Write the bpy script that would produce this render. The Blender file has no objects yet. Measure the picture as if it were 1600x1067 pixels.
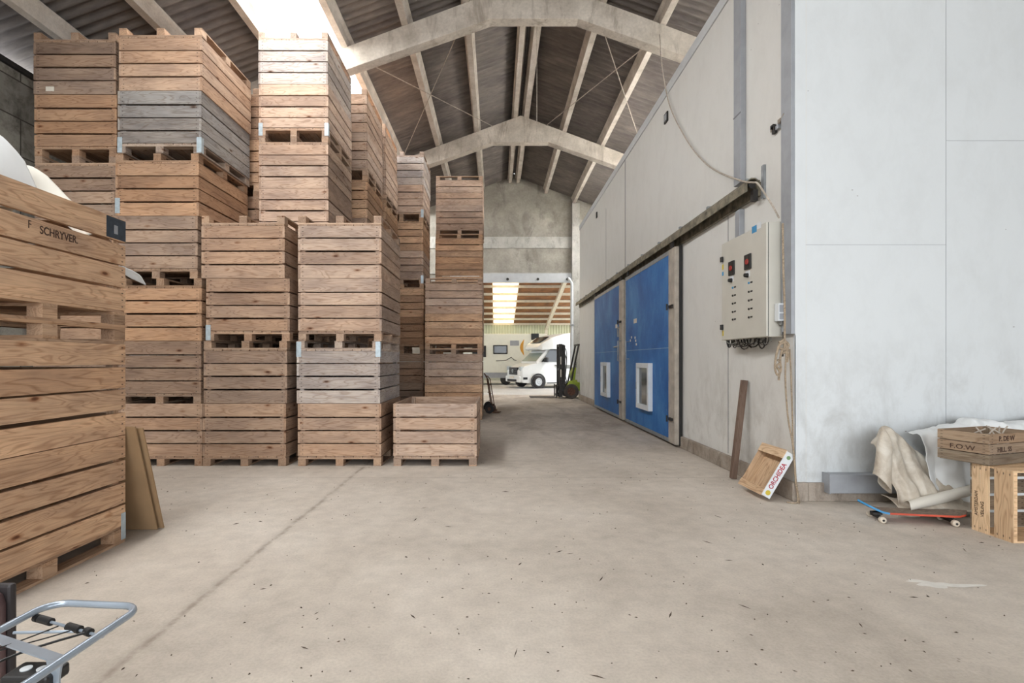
import bpy, bmesh, math, random
from mathutils import Vector, Matrix, Euler
R = random.Random(7)
PI = math.pi
S = bpy.context.scene
COL = S.collection
F = 800.0; VX, VY = 775.0, 562.0; CH = 1.53      # focal (px), vanishing point, camera height

# ------------------------------------------------------------------ materials
MATS = {}
def nodes(name):
    m = bpy.data.materials.new(name); m.use_nodes = True
    nt = m.node_tree; nt.nodes.clear()
    out = nt.nodes.new('ShaderNodeOutputMaterial'); b = nt.nodes.new('ShaderNodeBsdfPrincipled')
    nt.links.new(b.outputs[0], out.inputs[0]); MATS[name] = m
    return m, nt, b, out
def srgb(h):
    if isinstance(h, str):
        h = [int(h[i:i+2], 16)/255 for i in (0, 2, 4)]
    return tuple((c/12.92 if c <= .04045 else ((c+.055)/1.055)**2.4) for c in h) + (1,)
def N(nt, t, **kw):
    n = nt.nodes.new(t)
    for k, v in kw.items():
        if k.startswith('_'): setattr(n, k[1:], v)
    return n
def math_(nt, op, a, b=None, c=None, clamp=False):
    n = nt.nodes.new('ShaderNodeMath'); n.operation = op; n.use_clamp = clamp
    for i, v in enumerate((a, b, c)):
        if v is None: continue
        if isinstance(v, (int, float)): n.inputs[i].default_value = v
        else: nt.links.new(v, n.inputs[i])
    return n.outputs[0]
def mix(nt, fac, a, b, mode='MIX'):
    n = nt.nodes.new('ShaderNodeMix'); n.data_type = 'RGBA'; n.blend_type = mode
    for i, v in ((0, fac), (6, a), (7, b)):
        if isinstance(v, (int, float)): n.inputs[i].default_value = v
        elif isinstance(v, tuple): n.inputs[i].default_value = v
        else: nt.links.new(v, n.inputs[i])
    return n.outputs[2]
def noise(nt, vec, scale, detail=4, rough=.55, dist=0):
    n = nt.nodes.new('ShaderNodeTexNoise'); n.inputs['Scale'].default_value = scale
    n.inputs['Detail'].default_value = detail; n.inputs['Roughness'].default_value = rough
    n.inputs['Distortion'].default_value = dist
    if vec is not None: nt.links.new(vec, n.inputs['Vector'])
    return n.outputs[0]
def ramp(nt, fac, stops):
    n = nt.nodes.new('ShaderNodeValToRGB'); nt.links.new(fac, n.inputs[0])
    e = n.color_ramp.elements
    while len(e) < len(stops): e.new(.5)
    for i, (p, c) in enumerate(stops):
        e[i].position = p; e[i].color = c if isinstance(c, tuple) else (c, c, c, 1)
    return n.outputs[0]
def scaled(nt, vec, s):
    n = nt.nodes.new('ShaderNodeMapping'); nt.links.new(vec, n.inputs[0]); n.inputs['Scale'].default_value = s
    return n.outputs[0]
def pos(nt):
    return nt.nodes.new('ShaderNodeNewGeometry').outputs['Position']
def objco(nt):
    return nt.nodes.new('ShaderNodeTexCoord').outputs['Object']
def bump(nt, b, h, strength=.3, dist=.01):
    n = nt.nodes.new('ShaderNodeBump'); n.inputs['Strength'].default_value = strength; n.inputs['Distance'].default_value = dist
    nt.links.new(h, n.inputs['Height']); nt.links.new(n.outputs[0], b.inputs['Normal'])

def plain(name, color, rough=.5, metal=0, var=.08, scale=6, coat=0):
    m, nt, b, o = nodes(name)
    c = srgb(color); f = noise(nt, objco(nt), scale)
    d = tuple(x*(1-var*2.2) for x in c[:3]) + (1,); l = tuple(min(1, x*(1+var)) for x in c[:3]) + (1,)
    nt.links.new(ramp(nt, f, [(.3, d), (.7, l)]), b.inputs['Base Color'])
    b.inputs['Roughness'].default_value = rough; b.inputs['Metallic'].default_value = metal
    return m

def wood_mat(name, stains=1.0, knots=True, objcolor=True, base='bca794', nails=True):
    m, nt, b, o = nodes(name)
    a = N(nt, 'ShaderNodeAttribute'); a.attribute_name = 'gco'
    g = a.outputs['Vector']
    n2 = N(nt, 'ShaderNodeAttribute'); n2.attribute_name = 'nco'
    sep = N(nt, 'ShaderNodeSeparateXYZ'); nt.links.new(n2.outputs['Vector'], sep.inputs[0])
    oi = N(nt, 'ShaderNodeObjectInfo')
    off = N(nt, 'ShaderNodeVectorMath'); off.operation = 'ADD'
    nt.links.new(g, off.inputs[0])
    cx = N(nt, 'ShaderNodeCombineXYZ'); nt.links.new(math_(nt, 'MULTIPLY', oi.outputs['Random'], 37.0), cx.inputs[0])
    nt.links.new(math_(nt, 'MULTIPLY', oi.outputs['Random'], 91.0), cx.inputs[1])
    nt.links.new(cx.outputs[0], off.inputs[1]); v = off.outputs[0]
    # grain rings
    st = scaled(nt, v, (1.1, 9, 9))
    big = noise(nt, st, 1.0, 2, .5, .6)
    rings = math_(nt, 'FRACT', math_(nt, 'MULTIPLY', big, 11.0))
    rings = math_(nt, 'ABSOLUTE', math_(nt, 'SUBTRACT', rings, .5))
    fine = noise(nt, scaled(nt, v, (5, 160, 160)), 1.0, 3, .6)
    patch = noise(nt, scaled(nt, v, (1.5, 5, 5)), 1.0, 4, .6)
    base_c = srgb(base)
    if objcolor:
        col = mix(nt, 1.0, base_c, oi.outputs['Color'], 'MULTIPLY')
    else: col = mix(nt, 0.0, base_c, base_c)
    # per plank value and hue
    pv = N(nt, 'ShaderNodeTexWhiteNoise'); pv.noise_dimensions = '2D'
    cc = N(nt, 'ShaderNodeCombineXYZ'); nt.links.new(sep.outputs[2], cc.inputs[0])
    nt.links.new(math_(nt, 'MULTIPLY', oi.outputs['Random'], 100.0), cc.inputs[1]); nt.links.new(cc.outputs[0], pv.inputs['Vector'])
    col = mix(nt, 1.0, col, ramp(nt, pv.outputs['Value'], [(0, (.72, .68, .66, 1)), (.35, (.97, .88, .8, 1)), (.6, (.92, .92, .93, 1)), (1, (1.15, 1.1, 1.04, 1))]), 'MULTIPLY')
    col = mix(nt, 1.0, col, ramp(nt, rings, [(0, (.72, .66, .62, 1)), (.22, (1, 1, 1, 1))]), 'MULTIPLY')
    col = mix(nt, 1.0, col, ramp(nt, fine, [(.3, .82), (.62, 1.05)]), 'MULTIPLY')
    col = mix(nt, .75*stains, col, ramp(nt, patch, [(.32, (.62, .6, .62, 1)), (.6, (1.05, 1.03, 1.0, 1))]), 'MULTIPLY')
    if knots:
        vo = N(nt, 'ShaderNodeTexVoronoi'); vo.inputs['Scale'].default_value = 1.0
        nt.links.new(scaled(nt, v, (2.2, 5.5, 5.5)), vo.inputs['Vector'])
        kn = ramp(nt, vo.outputs['Distance'], [(0, (.16, .1, .08, 1)), (.05, (.32, .2, .15, 1)), (.08, (.72, .6, .52, 1)), (.15, (1, 1, 1, 1))])
        col = mix(nt, 1.0, col, kn, 'MULTIPLY')
    if nails:
        # sep.x : distance to plank end (m), sep.y : position across the plank 0..1 (-1 = no nails)
        du = math_(nt, 'ABSOLUTE', math_(nt, 'SUBTRACT', sep.outputs[0], .035))
        dv = math_(nt, 'MULTIPLY', math_(nt, 'ABSOLUTE', math_(nt, 'SUBTRACT', math_(nt, 'FRACT', math_(nt, 'MULTIPLY', sep.outputs[1], 3.0)), .5)), .06)
        d = math_(nt, 'ADD', math_(nt, 'POWER', math_(nt, 'MULTIPLY', du, .5), 2.0), math_(nt, 'POWER', dv, 2.0))
        on = math_(nt, 'GREATER_THAN', sep.outputs[1], -.5)
        hit = math_(nt, 'MULTIPLY', math_(nt, 'LESS_THAN', d, .0055**2), on)
        col = mix(nt, math_(nt, 'MULTIPLY', hit, .75), col, (.035, .025, .02, 1))
    nt.links.new(col, b.inputs['Base Color']); b.inputs['Roughness'].default_value = .8
    b.inputs['Specular IOR Level'].default_value = .25
    bump(nt, b, math_(nt, 'ADD', fine, math_(nt, 'MULTIPLY', rings, .4)), .35, .002)
    return m

def concrete(name, c1, c2, scale=1.2, rough=.9, stain=None, bumpd=.01, streak=False):
    m, nt, b, o = nodes(name)
    p = pos(nt)
    n1 = noise(nt, p, scale, 6, .62); n2 = noise(nt, p, scale*14, 4, .6)
    col = ramp(nt, n1, [(.32, srgb(c1)), (.68, srgb(c2))])
    col = mix(nt, 1.0, col, ramp(nt, n2, [(.3, .88), (.65, 1.04)]), 'MULTIPLY')
    if stain:
        n3 = noise(nt, scaled(nt, p, (1, 1, .5 if not streak else .25)), scale*2.3, 5, .7, .4)
        col = mix(nt, ramp(nt, n3, [(.52, 0.0), (.68, .7)]), col, srgb(stain))
    nt.links.new(col, b.inputs['Base Color']); b.inputs['Roughness'].default_value = rough
    b.inputs['Specular IOR Level'].default_value = .25
    bump(nt, b, n2, .4, bumpd)
    return m

WOOD = wood_mat('crate_wood')
WOODP = wood_mat('plain_wood', .5, True, False, 'c7a27c')
WOODN = wood_mat('fruit_crate_wood', .5, False, False, 'e6cba8')
WOODG = wood_mat('dirty_crate_wood', 1.0, True, False, '8f8474')
POSTW = wood_mat('post_wood', .9, False, False, '7d6a5e', nails=False)
TRAYW = wood_mat('tray_wood', .25, False, False, 'e0c6a6')
HARD = plain('hardboard', '9a7d5c', .8, 0, .07, 3)
CONC = concrete('frame_concrete', 'b3aa9e', 'dcd4c9', 1.5, stain='93877a', streak=True)
PURL = concrete('purlin_concrete', 'b5aca1', 'd8d0c6', 2.5)
GABLE = concrete('gable_concrete', '8f8a80', 'b9b4a9', .8, stain='77726a')
BAND = concrete('gable_band', 'a9a7a0', 'c3c1ba', 2.0, stain='8f8c86')
PLINTH = concrete('plinth_concrete', '8d8175', 'b3a89c', 3.0, stain='6c6259', bumpd=.02)
ANNEXF = concrete('annex_floor', 'b9b8b5', 'cdccca', .8)
BLOCKW = None
WHITEB = plain('white_steel', 'c9ccce', .5, 0, .03)
GALV = plain('galvanised_steel', '9da2a6', .42, .6, .12, 12)
GREYP = plain('grey_trim', '9b9ea3', .5, .2, .06, 5)
DARKM = plain('dark_steel', '34312f', .55, .3, .2, 10)
RUST = plain('rusty_steel', '6a4a3c', .8, .2, .25, 14)
RAILM = plain('rail_steel', '8a8372', .6, .4, .3, 9)
SEAM = plain('seam_sealant', '77777a', .7, 0, .05)
CABG = plain('cabinet_grey', 'c3c0b6', .5, 0, .03, 3)
BLACK = plain('black_plastic', '1c1b1b', .45, 0, .1)
REDP = plain('red_plastic', 'a03028', .5)
WHITEP = plain('white_plastic', 'd6dadd', .5, 0, .03)
YEL = plain('yellow_sticker', 'c9b23a', .6)
BLUS = plain('blue_sticker', '3f8fc0', .6)
ROPE = plain('rope_fibre', 'a08f7a', .95, 0, .2, 60)
CABLE = plain('pale_cable', 'b3a89b', .7, 0, .15, 20)
TUBE = plain('silver_tube', '9faab6', .28, .45, .05, 10)
TYRE = plain('tyre_rubber', '2c2a2a', .8, 0, .15)
TYREB = plain('worn_tyre', '4a4440', .85, 0, .2)
HUBC = plain('hub_cap', 'b4b8bb', .4, .5, .05)
VANW = plain('van_white', 'dfe2e2', .25, 0, .01)
CREAM = plain('caravan_cream', 'd9d9cc', .35, 0, .02)
GRILL = plain('grille_black', '2a2c30', .35, .3, .1, 20)
LIME = plain('lime_paint', '9aac2c', .45, 0, .12)
ORANGE = plain('orange_decal', 'cf9530', .5)
GREYD = plain('grey_decal', '7d7d78', .5)
LEATH = plain('mauve_leather', '6b5455', .5, 0, .12, 9)
LEATHD = plain('dark_piping', '2c2627', .55, 0, .15, 9)
BLUEL = plain('label_blue', '363f49', .6, 0, .15, 20)
INK = plain('stencil_ink', '4a3329', .9, 0, .3, 60)
REDT = plain('red_print', 'a82a3a', .6)
SKRED = plain('skate_red', 'c24c34', .45, 0, .1)
SKBLU = plain('skate_blue', '3f8fc4', .45, 0, .1)
GRIP = plain('grip_tape', '7a6a5c', .95, 0, .2, 40)
WHEELW = plain('urethane', 'cbbfae', .5, 0, .1)
PAPER = plain('paper_label', 'd9d3c6', .8, 0, .05)
LEAF = plain('dry_leaf', '4e4034', .95, 0, .3, 30)
BROWNR = plain('annex_roof_timber', '8d5f38', .8, 0, .2, 2)
PURW = plain('annex_purlin', 'cfc5b0', .7, 0, .06)
SPLASH = plain('white_paint_spill', 'd8d4cc', .8, 0, .05, 12)

def glass(name, c, rough=.08):
    m, nt, b, o = nodes(name)
    nt.links.new(mix(nt, noise(nt, objco(nt), 4), srgb(c), srgb(c)), b.inputs['Base Color']); b.inputs['Roughness'].default_value = rough
    b.inputs['IOR'].default_value = 1.5
    return m
DGLASS = glass('dark_glass', '33373a')
WGLASS = glass('windscreen_glass', '8f9a92')

def wallmat(name, base, dirt, scuff=True):
    m, nt, b, o = nodes(name)
    p = pos(nt); s = N(nt, 'ShaderNodeSeparateXYZ'); nt.links.new(p, s.inputs[0])
    n1 = noise(nt, p, .7, 4)
    col = mix(nt, n1, srgb(base), srgb(tuple(min(1, int(base[i:i+2], 16)/255*1.03) for i in (0, 2, 4))))
    low = math_(nt, 'SUBTRACT', 1.0, math_(nt, 'MULTIPLY', s.outputs[2], .55), clamp=True)
    n3 = noise(nt, scaled(nt, p, (1, 1, .6)), 3.2, 6, .7, .3)
    f = math_(nt, 'MULTIPLY', ramp(nt, n3, [(.45, 0.0), (.75, .75)]), math_(nt, 'ADD', low, .18))
    col = mix(nt, f, col, srgb(dirt))
    # small scratches and specks
    vo = N(nt, 'ShaderNodeTexVoronoi'); vo.inputs['Scale'].default_value = 3.0; nt.links.new(scaled(nt, p, (1, 1, 2.2)), vo.inputs['Vector'])
    n4 = noise(nt, p, 1.3, 2)
    sp = math_(nt, 'MULTIPLY', math_(nt, 'LESS_THAN', vo.outputs['Distance'], .035), math_(nt, 'GREATER_THAN', n4, .53))
    col = mix(nt, math_(nt, 'MULTIPLY', sp, .7), col, srgb('6d6660'))
    nt.links.new(col, b.inputs['Base Color']); b.inputs['Roughness'].default_value = .55
    bump(nt, b, n3, .08, .01)
    return m
WSIDE = wallmat('store_wall_side', 'd2d1cd', '9b958c')
WFRONT = wallmat('store_wall_front', 'd0d4d6', '9c9b98')

def bluemat():
    m, nt, b, o = nodes('blue_door_paint')
    p = pos(nt); n1 = noise(nt, scaled(nt, p, (1, 1, .7)), 1.4, 5, .65, .3); n2 = noise(nt, p, 9, 4, .7)
    col = ramp(nt, n1, [(.3, srgb('1a5294')), (.5, srgb('2a68aa')), (.72, srgb('4a86bc'))])
    col = mix(nt, ramp(nt, n2, [(.62, 0.0), (.75, .4)]), col, srgb('86a3bd'))
    nt.links.new(col, b.inputs['Base Color']); b.inputs['Roughness'].default_value = .5; b.inputs['Specular IOR Level'].default_value = .3
    return m
STILE = plain('door_edge_steel', 'b5aca0', .5, .1, .12, 5)
BLUED = bluemat()

def blockmat():
    m, nt, b, o = nodes('concrete_blocks')
    p = pos(nt); sw = N(nt, 'ShaderNodeSeparateXYZ'); nt.links.new(p, sw.inputs[0])
    cb = N(nt, 'ShaderNodeCombineXYZ'); nt.links.new(sw.outputs[1], cb.inputs[0]); nt.links.new(sw.outputs[2], cb.inputs[1])
    br = N(nt, 'ShaderNodeTexBrick'); nt.links.new(cb.outputs[0], br.inputs['Vector'])
    br.inputs['Color1'].default_value = srgb('97938a'); br.inputs['Color2'].default_value = srgb('aaa69b'); br.inputs['Mortar'].default_value = srgb('57534d')
    br.inputs['Scale'].default_value = 1.0; br.inputs['Mortar Size'].default_value = .012
    br.inputs['Brick Width'].default_value = 1.1; br.inputs['Row Height'].default_value = .6
    n1 = noise(nt, p, 2.0, 6, .7, .4)
    col = mix(nt, ramp(nt, n1, [(.45, 0.0), (.65, .8)]), br.outputs['Color'], srgb('4b453f'))
    nt.links.new(col, b.inputs['Base Color']); b.inputs['Roughness'].default_value = .9
    bump(nt, b, n1, .4, .02)
    return m
BLOCKW = blockmat()

def floormat():
    m, nt, b, o = nodes('dusty_concrete_floor')
    p = pos(nt); s = N(nt, 'ShaderNodeSeparateXYZ'); nt.links.new(p, s.inputs[0])
    n1 = noise(nt, p, .55, 6, .6, .3); n2 = noise(nt, p, 6, 6, .65); n3 = noise(nt, p, 60, 3, .6)
    col = ramp(nt, n1, [(.33, srgb('b0a69a')), (.5, srgb('c0b6aa')), (.7, srgb('cdc4b9'))])
    col = mix(nt, 1.0, col, ramp(nt, n2, [(.3, .87), (.62, 1.04)]), 'MULTIPLY')
    col = mix(nt, 1.0, col, ramp(nt, n3, [(.3, .9), (.6, 1.03)]), 'MULTIPLY')
    # dirt trodden in the aisle
    n4 = noise(nt, scaled(nt, p, (1, .45, 1)), 1.1, 5, .7, .5)
    aisle = math_(nt, 'MULTIPLY', ramp(nt, n4, [(.42, 0.0), (.62, .55)]),
                  math_(nt, 'MULTIPLY', math_(nt, 'SUBTRACT', s.outputs[1], 7.0), .25, clamp=True))
    col = mix(nt, aisle, col, srgb('82766b'))
    # construction joint
    wob = math_(nt, 'MULTIPLY', math_(nt, 'SUBTRACT', noise(nt, p, 1.5, 6, .7), .5), .12)
    dj = math_(nt, 'ABSOLUTE', math_(nt, 'ADD', math_(nt, 'ADD', s.outputs[0], 1.89), wob))
    jn = ramp(nt, math_(nt, 'MULTIPLY', dj, 10.0), [(0, .72), (.14, .55), (.3, .2), (.7, 0.0)])
    brk = ramp(nt, noise(nt, p, 7, 4, .7), [(.36, .2), (.6, 1.0)])
    col = mix(nt, math_(nt, 'MULTIPLY', jn, brk), col, srgb('7d7165'))
    # across joint
    dk = math_(nt, 'ABSOLUTE', math_(nt, 'ADD', math_(nt, 'SUBTRACT', s.outputs[1], 6.65), wob))
    jk = ramp(nt, math_(nt, 'MULTIPLY', dk, 10.0), [(0, .4), (.12, .25), (.3, 0.0)])
    col = mix(nt, math_(nt, 'MULTIPLY', jk, brk), col, srgb('857a6e'))
    # pits and specks
    vo = N(nt, 'ShaderNodeTexVoronoi'); vo.inputs['Scale'].default_value = 7; nt.links.new(p, vo.inputs['Vector'])
    sp = math_(nt, 'MULTIPLY', math_(nt, 'LESS_THAN', vo.outputs['Distance'], .055), math_(nt, 'GREATER_THAN', n2, .5))
    col = mix(nt, math_(nt, 'MULTIPLY', sp, .55), col, srgb('6b5f54'))
    nt.links.new(col, b.inputs['Base Color']); b.inputs['Roughness'].default_value = .85
    b.inputs['Specular IOR Level'].default_value = .3
    bump(nt, b, math_(nt, 'ADD', n2, math_(nt, 'MULTIPLY', n3, .5)), .3, .008)
    return m
FLOORM = floormat()

def sheetmat():
    m, nt, b, o = nodes('fibre_cement_sheet')
    p = pos(nt)
    n1 = noise(nt, scaled(nt, p, (.5, 1.6, 1)), 1.3, 5, .65); n2 = noise(nt, scaled(nt, p, (.7, 4, 1)), 5, 4, .6)
    col = ramp(nt, n1, [(.3, srgb('6b6563')), (.55, srgb('807974')), (.75, srgb('938b84'))])
    col = mix(nt, 1.0, col, ramp(nt, n2, [(.3, .8), (.65, 1.08)]), 'MULTIPLY')
    nt.links.new(col, b.inputs['Base Color']); b.inputs['Roughness'].default_value = .95
    b.inputs['Specular IOR Level'].default_value = .15
    return m
SHEET = sheetmat()

def translucent(name, c, trans=.5, transp=.4):
    m = bpy.data.materials.new(name); m.use_nodes = True; nt = m.node_tree; nt.nodes.clear()
    o = nt.nodes.new('ShaderNodeOutputMaterial'); t = nt.nodes.new('ShaderNodeBsdfTranslucent'); d = nt.nodes.new('ShaderNodeBsdfDiffuse')
    tr = nt.nodes.new('ShaderNodeBsdfTransparent'); m1 = nt.nodes.new('ShaderNodeMixShader'); m2 = nt.nodes.new('ShaderNodeMixShader')
    f = noise(nt, objco(nt), 5)
    cc = mix(nt, f, srgb(c), tuple(x*.9 for x in srgb(c)[:3])+(1,))
    nt.links.new(cc, t.inputs[0]); nt.links.new(cc, d.inputs[0])
    m1.inputs[0].default_value = trans; nt.links.new(d.outputs[0], m1.inputs[1]); nt.links.new(t.outputs[0], m1.inputs[2])
    m2.inputs[0].default_value = transp; nt.links.new(m1.outputs[0], m2.inputs[1]); nt.links.new(tr.outputs[0], m2.inputs[2])
    nt.links.new(m2.outputs[0], o.inputs[0]); MATS[name] = m
    return m
SKYL = translucent('skylight_sheet', 'f2f4f4', .8, .6)
FILM = translucent('white_film', 'eef0f0', .12, .0)
FILM2 = translucent('beige_film', 'e4dfd4', .12, .0)
ANNEXW = translucent('annex_translucent_wall', 'b4b396', .12, .0)

def tarpmat():
    m, nt, b, o = nodes('dirty_tarpaulin')
    p = objco(nt); n1 = noise(nt, p, 3.0, 6, .65, .5); n2 = noise(nt, p, 14, 4, .6)
    col = ramp(nt, n1, [(.32, srgb('97897a')), (.5, srgb('beb4a5')), (.68, srgb('d8d3c8'))])
    nt.links.new(col, b.inputs['Base Color']); b.inputs['Roughness'].default_value = .5
    bump(nt, b, n2, .3, .01)
    return m
TARP = tarpmat()

# ------------------------------------------------------------------ mesh builder
class MB:
    def __init__(s): s.v = []; s.f = []; s.g = []; s.n = []; s.smooth = False; s.pid = 0
    def box(s, x0, x1, y0, y1, z0, z1, nails=False, axis=None, mat=None):
        d = (x1-x0, y1-y0, z1-z0)
        if axis is None: axis = max(range(3), key=lambda i: d[i])
        oth = [i for i in range(3) if i != axis]
        # for nails: across axis is the larger of the other two
        across = oth[0] if d[oth[0]] > d[oth[1]] else oth[1]
        off = (R.uniform(0, 50), R.uniform(0, 50), R.uniform(0, 50)); s.pid += 1; pid = R.uniform(0, 100)
        b = len(s.v); lo = (x0, y0, z0)
        cols = [0, .5, 1] if nails else [0, 1]     # a middle station so that end distance reads right
        hi = (x1, y1, z1)
        pts = []
        for t in cols:
            for q in ((0, 0), (1, 0), (1, 1), (0, 1)):
                c = [0, 0, 0]; c[axis] = lo[axis]+d[axis]*t; c[oth[0]] = lo[oth[0]]+d[oth[0]]*q[0]; c[oth[1]] = lo[oth[1]]+d[oth[1]]*q[1]
                pts.append(c)
                s.g.append((c[axis]-lo[axis]+off[0], c[oth[0]]-lo[oth[0]]+off[1], c[oth[1]]-lo[oth[1]]+off[2]))
                e = min(t, 1-t)*d[axis]
                s.n.append((e, (c[across]-lo[across])/d[across] if nails else -1, pid))
        M = mat or Matrix.Identity(4)
        s.v += [tuple(M @ Vector(p)) for p in pts]
        k = len(cols)
        flip = (axis == 1)
        def add(f): s.f.append(tuple(b+i for i in (f[::-1] if flip else f)))
        add((3, 2, 1, 0)); e = 4*(k-1); add((e, e+1, e+2, e+3))
        for j in range(k-1):
            a = 4*j
            for i in range(4):
                i2 = (i+1) % 4; add((a+i, a+i2, a+4+i2, a+4+i))
        return s
    def poly(s, pts, faces):
        b = len(s.v)
        for p in pts: s.v.append(tuple(p)); s.g.append(tuple(p)); s.n.append((1, -1, 0))
        for f in faces: s.f.append(tuple(b+i for i in f))
        return s
    def prism(s, prof, a0, a1, plane='xz'):
        """prof: list of 2D points; extruded from a0 to a1 along the remaining axis"""
        n = len(prof)
        def P(u, w, a): return {'xz': (u, a, w), 'yz': (a, u, w), 'xy': (u, w, a)}[plane]
        pts = [P(u, w, a0) for u, w in prof] + [P(u, w, a1) for u, w in prof]
        fs = [tuple(range(n)), tuple(range(2*n-1, n-1, -1))] + [(i, i+n, (i+1) % n+n, (i+1) % n) for i in range(n)]
        return s.poly(pts, fs)
    def tube(s, path, r, seg=8, closed=False, cap=True):
        path = [Vector(p) for p in path]; n = len(path); rings = []
        rr = r if isinstance(r, (list, tuple)) else [r]*n
        up = None
        for i, p in enumerate(path):
            if closed: t = (path[(i+1) % n]-path[i-1])
            else: t = path[min(i+1, n-1)]-path[max(i-1, 0)]
            if t.length < 1e-9: t = Vector((0, 0, 1))
            t.normalize()
            if up is None:
                up = Vector((0, 0, 1)) if abs(t.z) < .9 else Vector((1, 0, 0))
            a = t.cross(up)
            if a.length < 1e-6: a = t.orthogonal()
            a.normalize(); up = a.cross(t).normalized()
            rings.append([p+(a*math.cos(2*PI*k/seg)+up*math.sin(2*PI*k/seg))*rr[i] for k in range(seg)])
        fs = []; m = n if closed else n-1
        for i in range(m):
            j = (i+1) % n
            for k in range(seg):
                k2 = (k+1) % seg; fs.append((i*seg+k, i*seg+k2, j*seg+k2, j*seg+k))
        if cap and not closed:
            fs.append(tuple(range(seg-1, -1, -1))); fs.append(tuple((n-1)*seg+k for k in range(seg)))
        return s.poly([v for r_ in rings for v in r_], fs)
    def cyl(s, p0, p1, r, seg=16): return s.tube([p0, p1], r, seg)
    def lathe(s, prof, centre, axis='z', seg=24):
        """prof (radius, height) closed loop or open"""
        pts = []; c = Vector(centre); n = len(prof)
        for k in range(seg):
            a = 2*PI*k/seg; ca, sa = math.cos(a), math.sin(a)
            for r, h in prof:
                q = {'z': (r*ca, r*sa, h), 'y': (r*ca, h, r*sa), 'x': (h, r*ca, r*sa)}[axis]
                pts.append(c+Vector(q))
        fs = []
        for k in range(seg):
            k2 = (k+1) % seg
            for i in range(n-1): fs.append((k*n+i, k*n+i+1, k2*n+i+1, k2*n+i))
        return s.poly(pts, fs)
    def mesh(s, name, mat):
        me = bpy.data.meshes.new(name); me.from_pydata(s.v, [], s.f)
        a = me.attributes.new('gco', 'FLOAT_VECTOR', 'POINT'); a.data.foreach_set('vector', [c for t in s.g for c in t])
        a = me.attributes.new('nco', 'FLOAT_VECTOR', 'POINT'); a.data.foreach_set('vector', [c for t in s.n for c in t])
        bm = bmesh.new(); bm.from_mesh(me); bmesh.ops.recalc_face_normals(bm, faces=bm.faces)
        if s.smooth:
            for f in bm.faces: f.smooth = True
            for e in bm.edges:
                if len(e.link_faces) == 2 and e.calc_face_angle(0) > .7: e.smooth = False
        bm.to_mesh(me); bm.free(); me.materials.append(mat); me.update()
        return me
    def build(s, name, mat, parent=None, label=None, bevel=0, smooth=False, M=None):
        s.smooth = smooth or s.smooth
        o = bpy.data.objects.new(name, s.mesh(name, mat)); COL.objects.link(o)
        if parent: o.parent = parent
        if label: o['label'] = label
        if M is not None: o.matrix_local = M
        if bevel:
            b = o.modifiers.new('bevel', 'BEVEL'); b.width = bevel; b.segments = 2; b.limit_method = 'ANGLE'
        return o
def thing(name, label, cat, loc=(0, 0, 0), rot=(0, 0, 0), group=None):
    o = bpy.data.objects.new(name, None); COL.objects.link(o); o.location = loc; o.rotation_euler = rot
    o.empty_display_size = .1
    o['label'] = label; o['category'] = cat
    if group: o['group'] = group
    return o
def tag(o, label, cat, group=None, kind=None):
    o['label'] = label; o['category'] = cat
    if group: o['group'] = group
    if kind: o['kind'] = kind
    return o
def struct(o, label=None):
    o['kind'] = 'structure'
    if label: o['label'] = label
    return o
def text(body, size, mat, parent, M, name='lettering', label=None, depth=.0015, bold=0, sx=1):
    cu = bpy.data.curves.new(name, 'FONT'); cu.body = body; cu.size = size; cu.extrude = depth; cu.align_x = 'LEFT'; cu.offset = bold
    t = bpy.data.objects.new(name, cu); COL.objects.link(t)
    bpy.context.view_layer.update()
    me = bpy.data.meshes.new_from_object(t.evaluated_get(bpy.context.evaluated_depsgraph_get()))
    bpy.data.objects.remove(t); bpy.data.curves.remove(cu)
    me.materials.clear(); me.materials.append(mat)
    for v in me.vertices: v.co.x *= sx
    o = bpy.data.objects.new(name, me); COL.objects.link(o); o.parent = parent; o.matrix_local = M
    if label: o['label'] = label
    return o
def frame(o, x, y, z): # matrix from origin and axes
    m = Matrix((x, y, z)).transposed().to_4x4(); m.translation = o
    return m
def at(px, py, D): return Vector(((px-VX)*D/F, D, CH-(py-VY)*D/F))

# ------------------------------------------------------------------ setting
RX, RA, RS = .79, 7.8+CH, .37      # ridge x, ridge height (frame top), slope
def roofz(x): return RA-RS*abs(x-RX)
XL, XR = -7.66, 9.24
Y0, YG = -14.0, 22.4
m = MB().box(XL-.3, XR+.3, Y0-14, YG, -.2, 0); struct(m.build('floor', FLOORM))
struct(MB().box(-12, 16, YG+.001, 46, -.2, -.003).build('floor_annex', ANNEXF))
struct(MB().box(XL-.25, XL, Y0, YG, 0, roofz(XL)-.02).build('wall_left', BLOCKW))
b = MB().box(XR, XR+.25, -4.0, YG, 0, roofz(XR)-.02); b.box(XR, XR+.25, Y0, -12.0, 0, roofz(XR)-.02); b.box(XR, XR+.25, -11.999, -4.001, 5.4, roofz(XR)-.02)  # unseen opening left low in this wall, added to light the crates
struct(b.build('wall_right', BLOCKW))
struct(MB().box(XL-.02, XL+.06, Y0, YG, roofz(XL)-.06, roofz(XL)+.02).build('trim_1', DARKM))
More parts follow.
